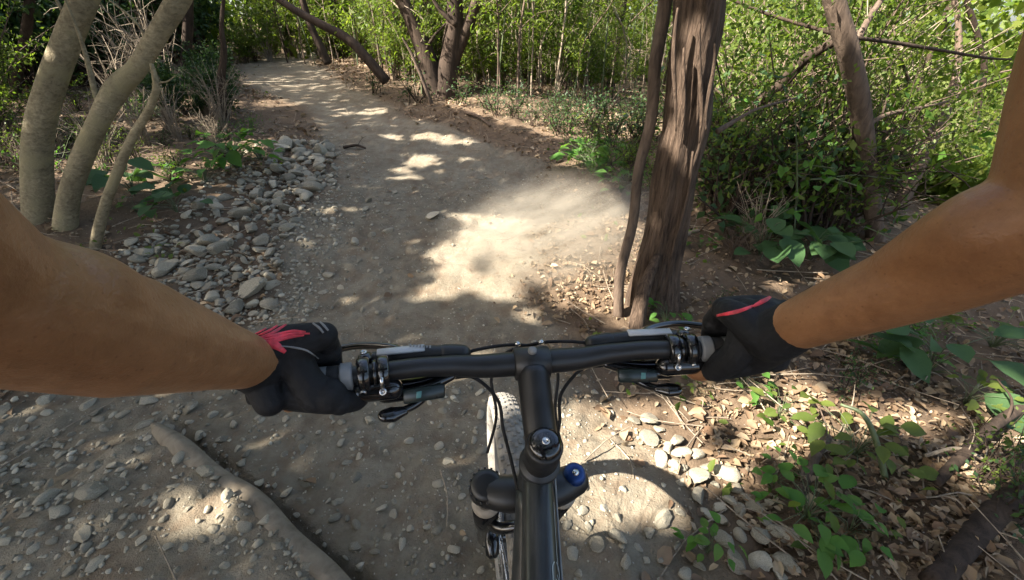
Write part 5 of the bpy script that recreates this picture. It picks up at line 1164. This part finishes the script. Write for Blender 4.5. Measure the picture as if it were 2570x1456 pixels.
    capsule(gl, [G+a*offs[0]+f*.026+u*.022, G+a*offs[3]+f*.024+u*.020], [.0145, .0135], 16, 10)
    capsule(gl, [G-a*.034-f*.022-u*.006, (G+W)/2-u*.020, W-u*.012+unit(EL[s]-W)*.014, W-u*.014+unit(EL[s]-W)*.042], [.021, .024, .0235, .0165], 18, 18)
    # cuff
    back = unit(EL[s]-W)
    capsule(gl, [W+back*.022, W-back*.006, palm_mid], [.0300, .0320, .022], 22, 14, .96)
    gloves[s] = gl
# torso, head, legs (behind and above the camera)
hip = np.array([0, -.56, 1.04])
capsule(body, [hip, hip*.5+np.array([0, 0, 1.63])*.5+np.array([0, 0, .03]), [0, -.005, 1.615]], [.135, .125, .12], 22, 26, 1.1)
capsule(body, [SH[-1], [0, .0, 1.60], SH[1]], [.07, .085, .07], 18, 16)
capsule(body, [[0, .0, 1.63], [0, .08, 1.70]], [.058, .055], 16, 8)
capsule(body, [[0, .09, 1.71], [0, .13, 1.80]], [.078, .092], 20, 12); capsule(body, [[0, .205, 1.745], [0, .222, 1.735]], [.012, .014], 10, 6)
for s in (-1, 1):
    foot = np.array([BX+s*.125, -.055-s*.172, .335]); an = foot+[0, -.05, .075]; kn = (hip+an)/2+np.array([s*.06, .10, .03])
    capsule(body, [hip+[s*.085, 0, -.02], kn], [.095, .058], 18, 18); capsule(body, [kn, kn*.6+an*.4+[0, -.02, 0], an], [.056, .054, .038], 16, 18)
    capsule(body, [an, an+[0, .0, -.03], foot+[0, .10, .02]], [.036, .042, .034], 14, 12)
bo = remeshed('body', body, .0032, M['skin'], rider, 3)
for s in (-1, 1):
    gl = remeshed('glove', gloves[s], .0017, M['glove'], rider, 3)
    dg = bpy.context.evaluated_depsgraph_get(); bv = BVHTree.FromObject(gl, dg)
    def drape_px(path, w, name, mt, n=24, offs=.0012):
        q = spline(np.array([[*z, 0] for z in path]), n)[:, :2]; vs = []; fs = []; pr = []
        for z in q:
            d = ray(*z); loc, nr, i, dd = bv.ray_cast(Vector(CAM), Vector(unit(d)))
            if loc is not None and dd < .9: pr.append((np.array(loc), np.array(nr)))
        if len(pr) < 3: return
        for i, (l, n_) in enumerate(pr):
            t = pr[min(i+1, len(pr)-1)][0]-pr[max(i-1, 0)][0]; b = unit(np.cross(t, n_)); ww = np.interp(i/(len(pr)-1), np.linspace(0, 1, len(w)), w)
            for e, h in ((-.5, 0), (-.3, 1), (.3, 1), (.5, 0)): vs.append(l+n_*offs*h+b*ww*e)
        for i in range(len(pr)-1):
            for j in range(3): fs.append((4*i+j, 4*i+j+1, 4*i+j+5, 4*i+j+4))
        mb = MB(); mb.add(np.array(vs), fs); return mb.build(name, mt, gl)
    if s < 0:
        for o_ in (-8, 0, 8): drape_px([(640+o_*.3, 846+o_*.5), (672+o_*.3, 832+o_), (706+o_*.3, 813+o_), (738-abs(o_)+o_*.3, 798+o_)], [.0016, .0036, .0042, .0024], 'stripe', M['glove_red'])
        for o_ in (-6, 1, 8): drape_px([(644, 857+o_*.5), (690, 847+o_), (735, 837+o_), (780-abs(o_)*2, 837+o_*.6)], [.0018, .0040, .0034, .0016], 'stripe', M['glove_red'])
        drape_px([(652, 854), (690, 866), (716, 884)], [.003, .009, .004], 'stripe', M['glove_red'])
        drape_px([(700, 868), (735, 872), (770, 880), (800, 900)], [.001, .0022, .0022, .001], 'seam', M['grey_plastic'])
        drape_px([(786, 812), (800, 822), (812, 836)], [.002, .003, .002], 'seam', M['grey_plastic'])
        drape_px([(800, 806), (812, 816), (824, 830)], [.002, .003, .002], 'seam', M['grey_plastic'])
        drape_px([(618, 846), (640, 850), (668, 856)], [.003, .005, .003], 'trim', M['glove_grey'])
    else:
        drape_px([(1738, 812), (1733, 806), (1732, 818), (1736, 826)], [.002, .003, .002], 'mark', M['glove_red'], 12)
        drape_px([(1748, 800), (1742, 806), (1746, 816), (1742, 826)], [.002, .003, .002], 'mark', M['glove_red'], 12)
        drape_px([(1800, 792), (1850, 782), (1890, 768)], [.003, .006, .004], 'stripe', M['glove_red'])
        drape_px([(1890, 770), (1925, 750), (1945, 738)], [.004, .008, .004], 'stripe', M['glove_red'])
# jersey, shorts, shoes, helmet
mb = MB(); capsule(mb, [hip+[0, .03, .03], hip*.5+np.array([0, 0, 1.63])*.5+np.array([0, 0, .03]), [0, -.02, 1.615]], [.142, .133, .127], 22, 26, 1.1); capsule(mb, [SH[-1], [0, .0, 1.60], SH[1]], [.077, .092, .077], 18, 16)
for s in (-1, 1): capsule(mb, [SH[s], SH[s]*.72+EL[s]*.28], [.072, .068], 18, 10)
remeshed('jersey', mb, .008, M['jersey'], rider)
mb = MB()
for s in (-1, 1):
    foot = np.array([BX+s*.125, -.055-s*.172, .335]); an = foot+[0, -.05, .075]; kn = (hip+an)/2+np.array([s*.06, .10, .03])
    capsule(mb, [hip+[s*.085, 0, -.02], hip*.2+kn*.8+[s*.02, 0, 0]], [.108, .078], 18, 16)
    m2 = MB(); capsule(m2, [an+[0, -.01, -.035], foot+[0, .06, .028], foot+[0, .13, .024]], [.050, .047, .036], 16, 16); remeshed('shoe', m2, .006, M['jersey'], rider)
remeshed('shorts', mb, .008, M['jersey'], rider)
mb = MB(); capsule(mb, [[0, .06, 1.80], [0, .15, 1.835]], [.105, .108], 22, 10, .95); remeshed('helmet', mb, .007, M['grey_plastic'], rider)
# ------------------------------------------------------------------ labels of look-alikes: say where in its cluster each one stands
_by = {}
for o in sc.objects:
    if o.parent is None and 'label' in o and 'group' in o: _by.setdefault((o['group'], o['label']), []).append(o)
_ord = ['first', 'second', 'third', 'fourth', 'fifth', 'sixth']
for (gr, lb), os_ in _by.items():
    n = len(os_)
    if n < 2: continue
    room = 16-len(lb.split())
    os_.sort(key=lambda o: to_px(o.location)[0] if np.dot(np.array(o.location)-CAM, FW) > .1 else o.location[0])
    if n <= 6:
        if room >= 4:
            for i, o in enumerate(os_): o['label'] = lb+', '+_ord[i]+' from the left'
        continue
    for k in range(3):
        part_ = os_[n*k//3:n*(k+1)//3]; part_.sort(key=lambda o: np.linalg.norm(np.array(o.location)-CAM))
        side = ('left', 'middle', 'right')[k]
        for j, o in enumerate(part_):
            if room >= 4: o['label'] = lb+', '+('nearer' if j < len(part_)/2 else 'farther')+' at '+side+' end' if k != 1 else lb+', '+('nearer' if j < len(part_)/2 else 'farther')+' one mid cluster'
            elif room >= 2: o['label'] = lb+', '+('nearer' if j < len(part_)/2 else 'farther')+' '+side
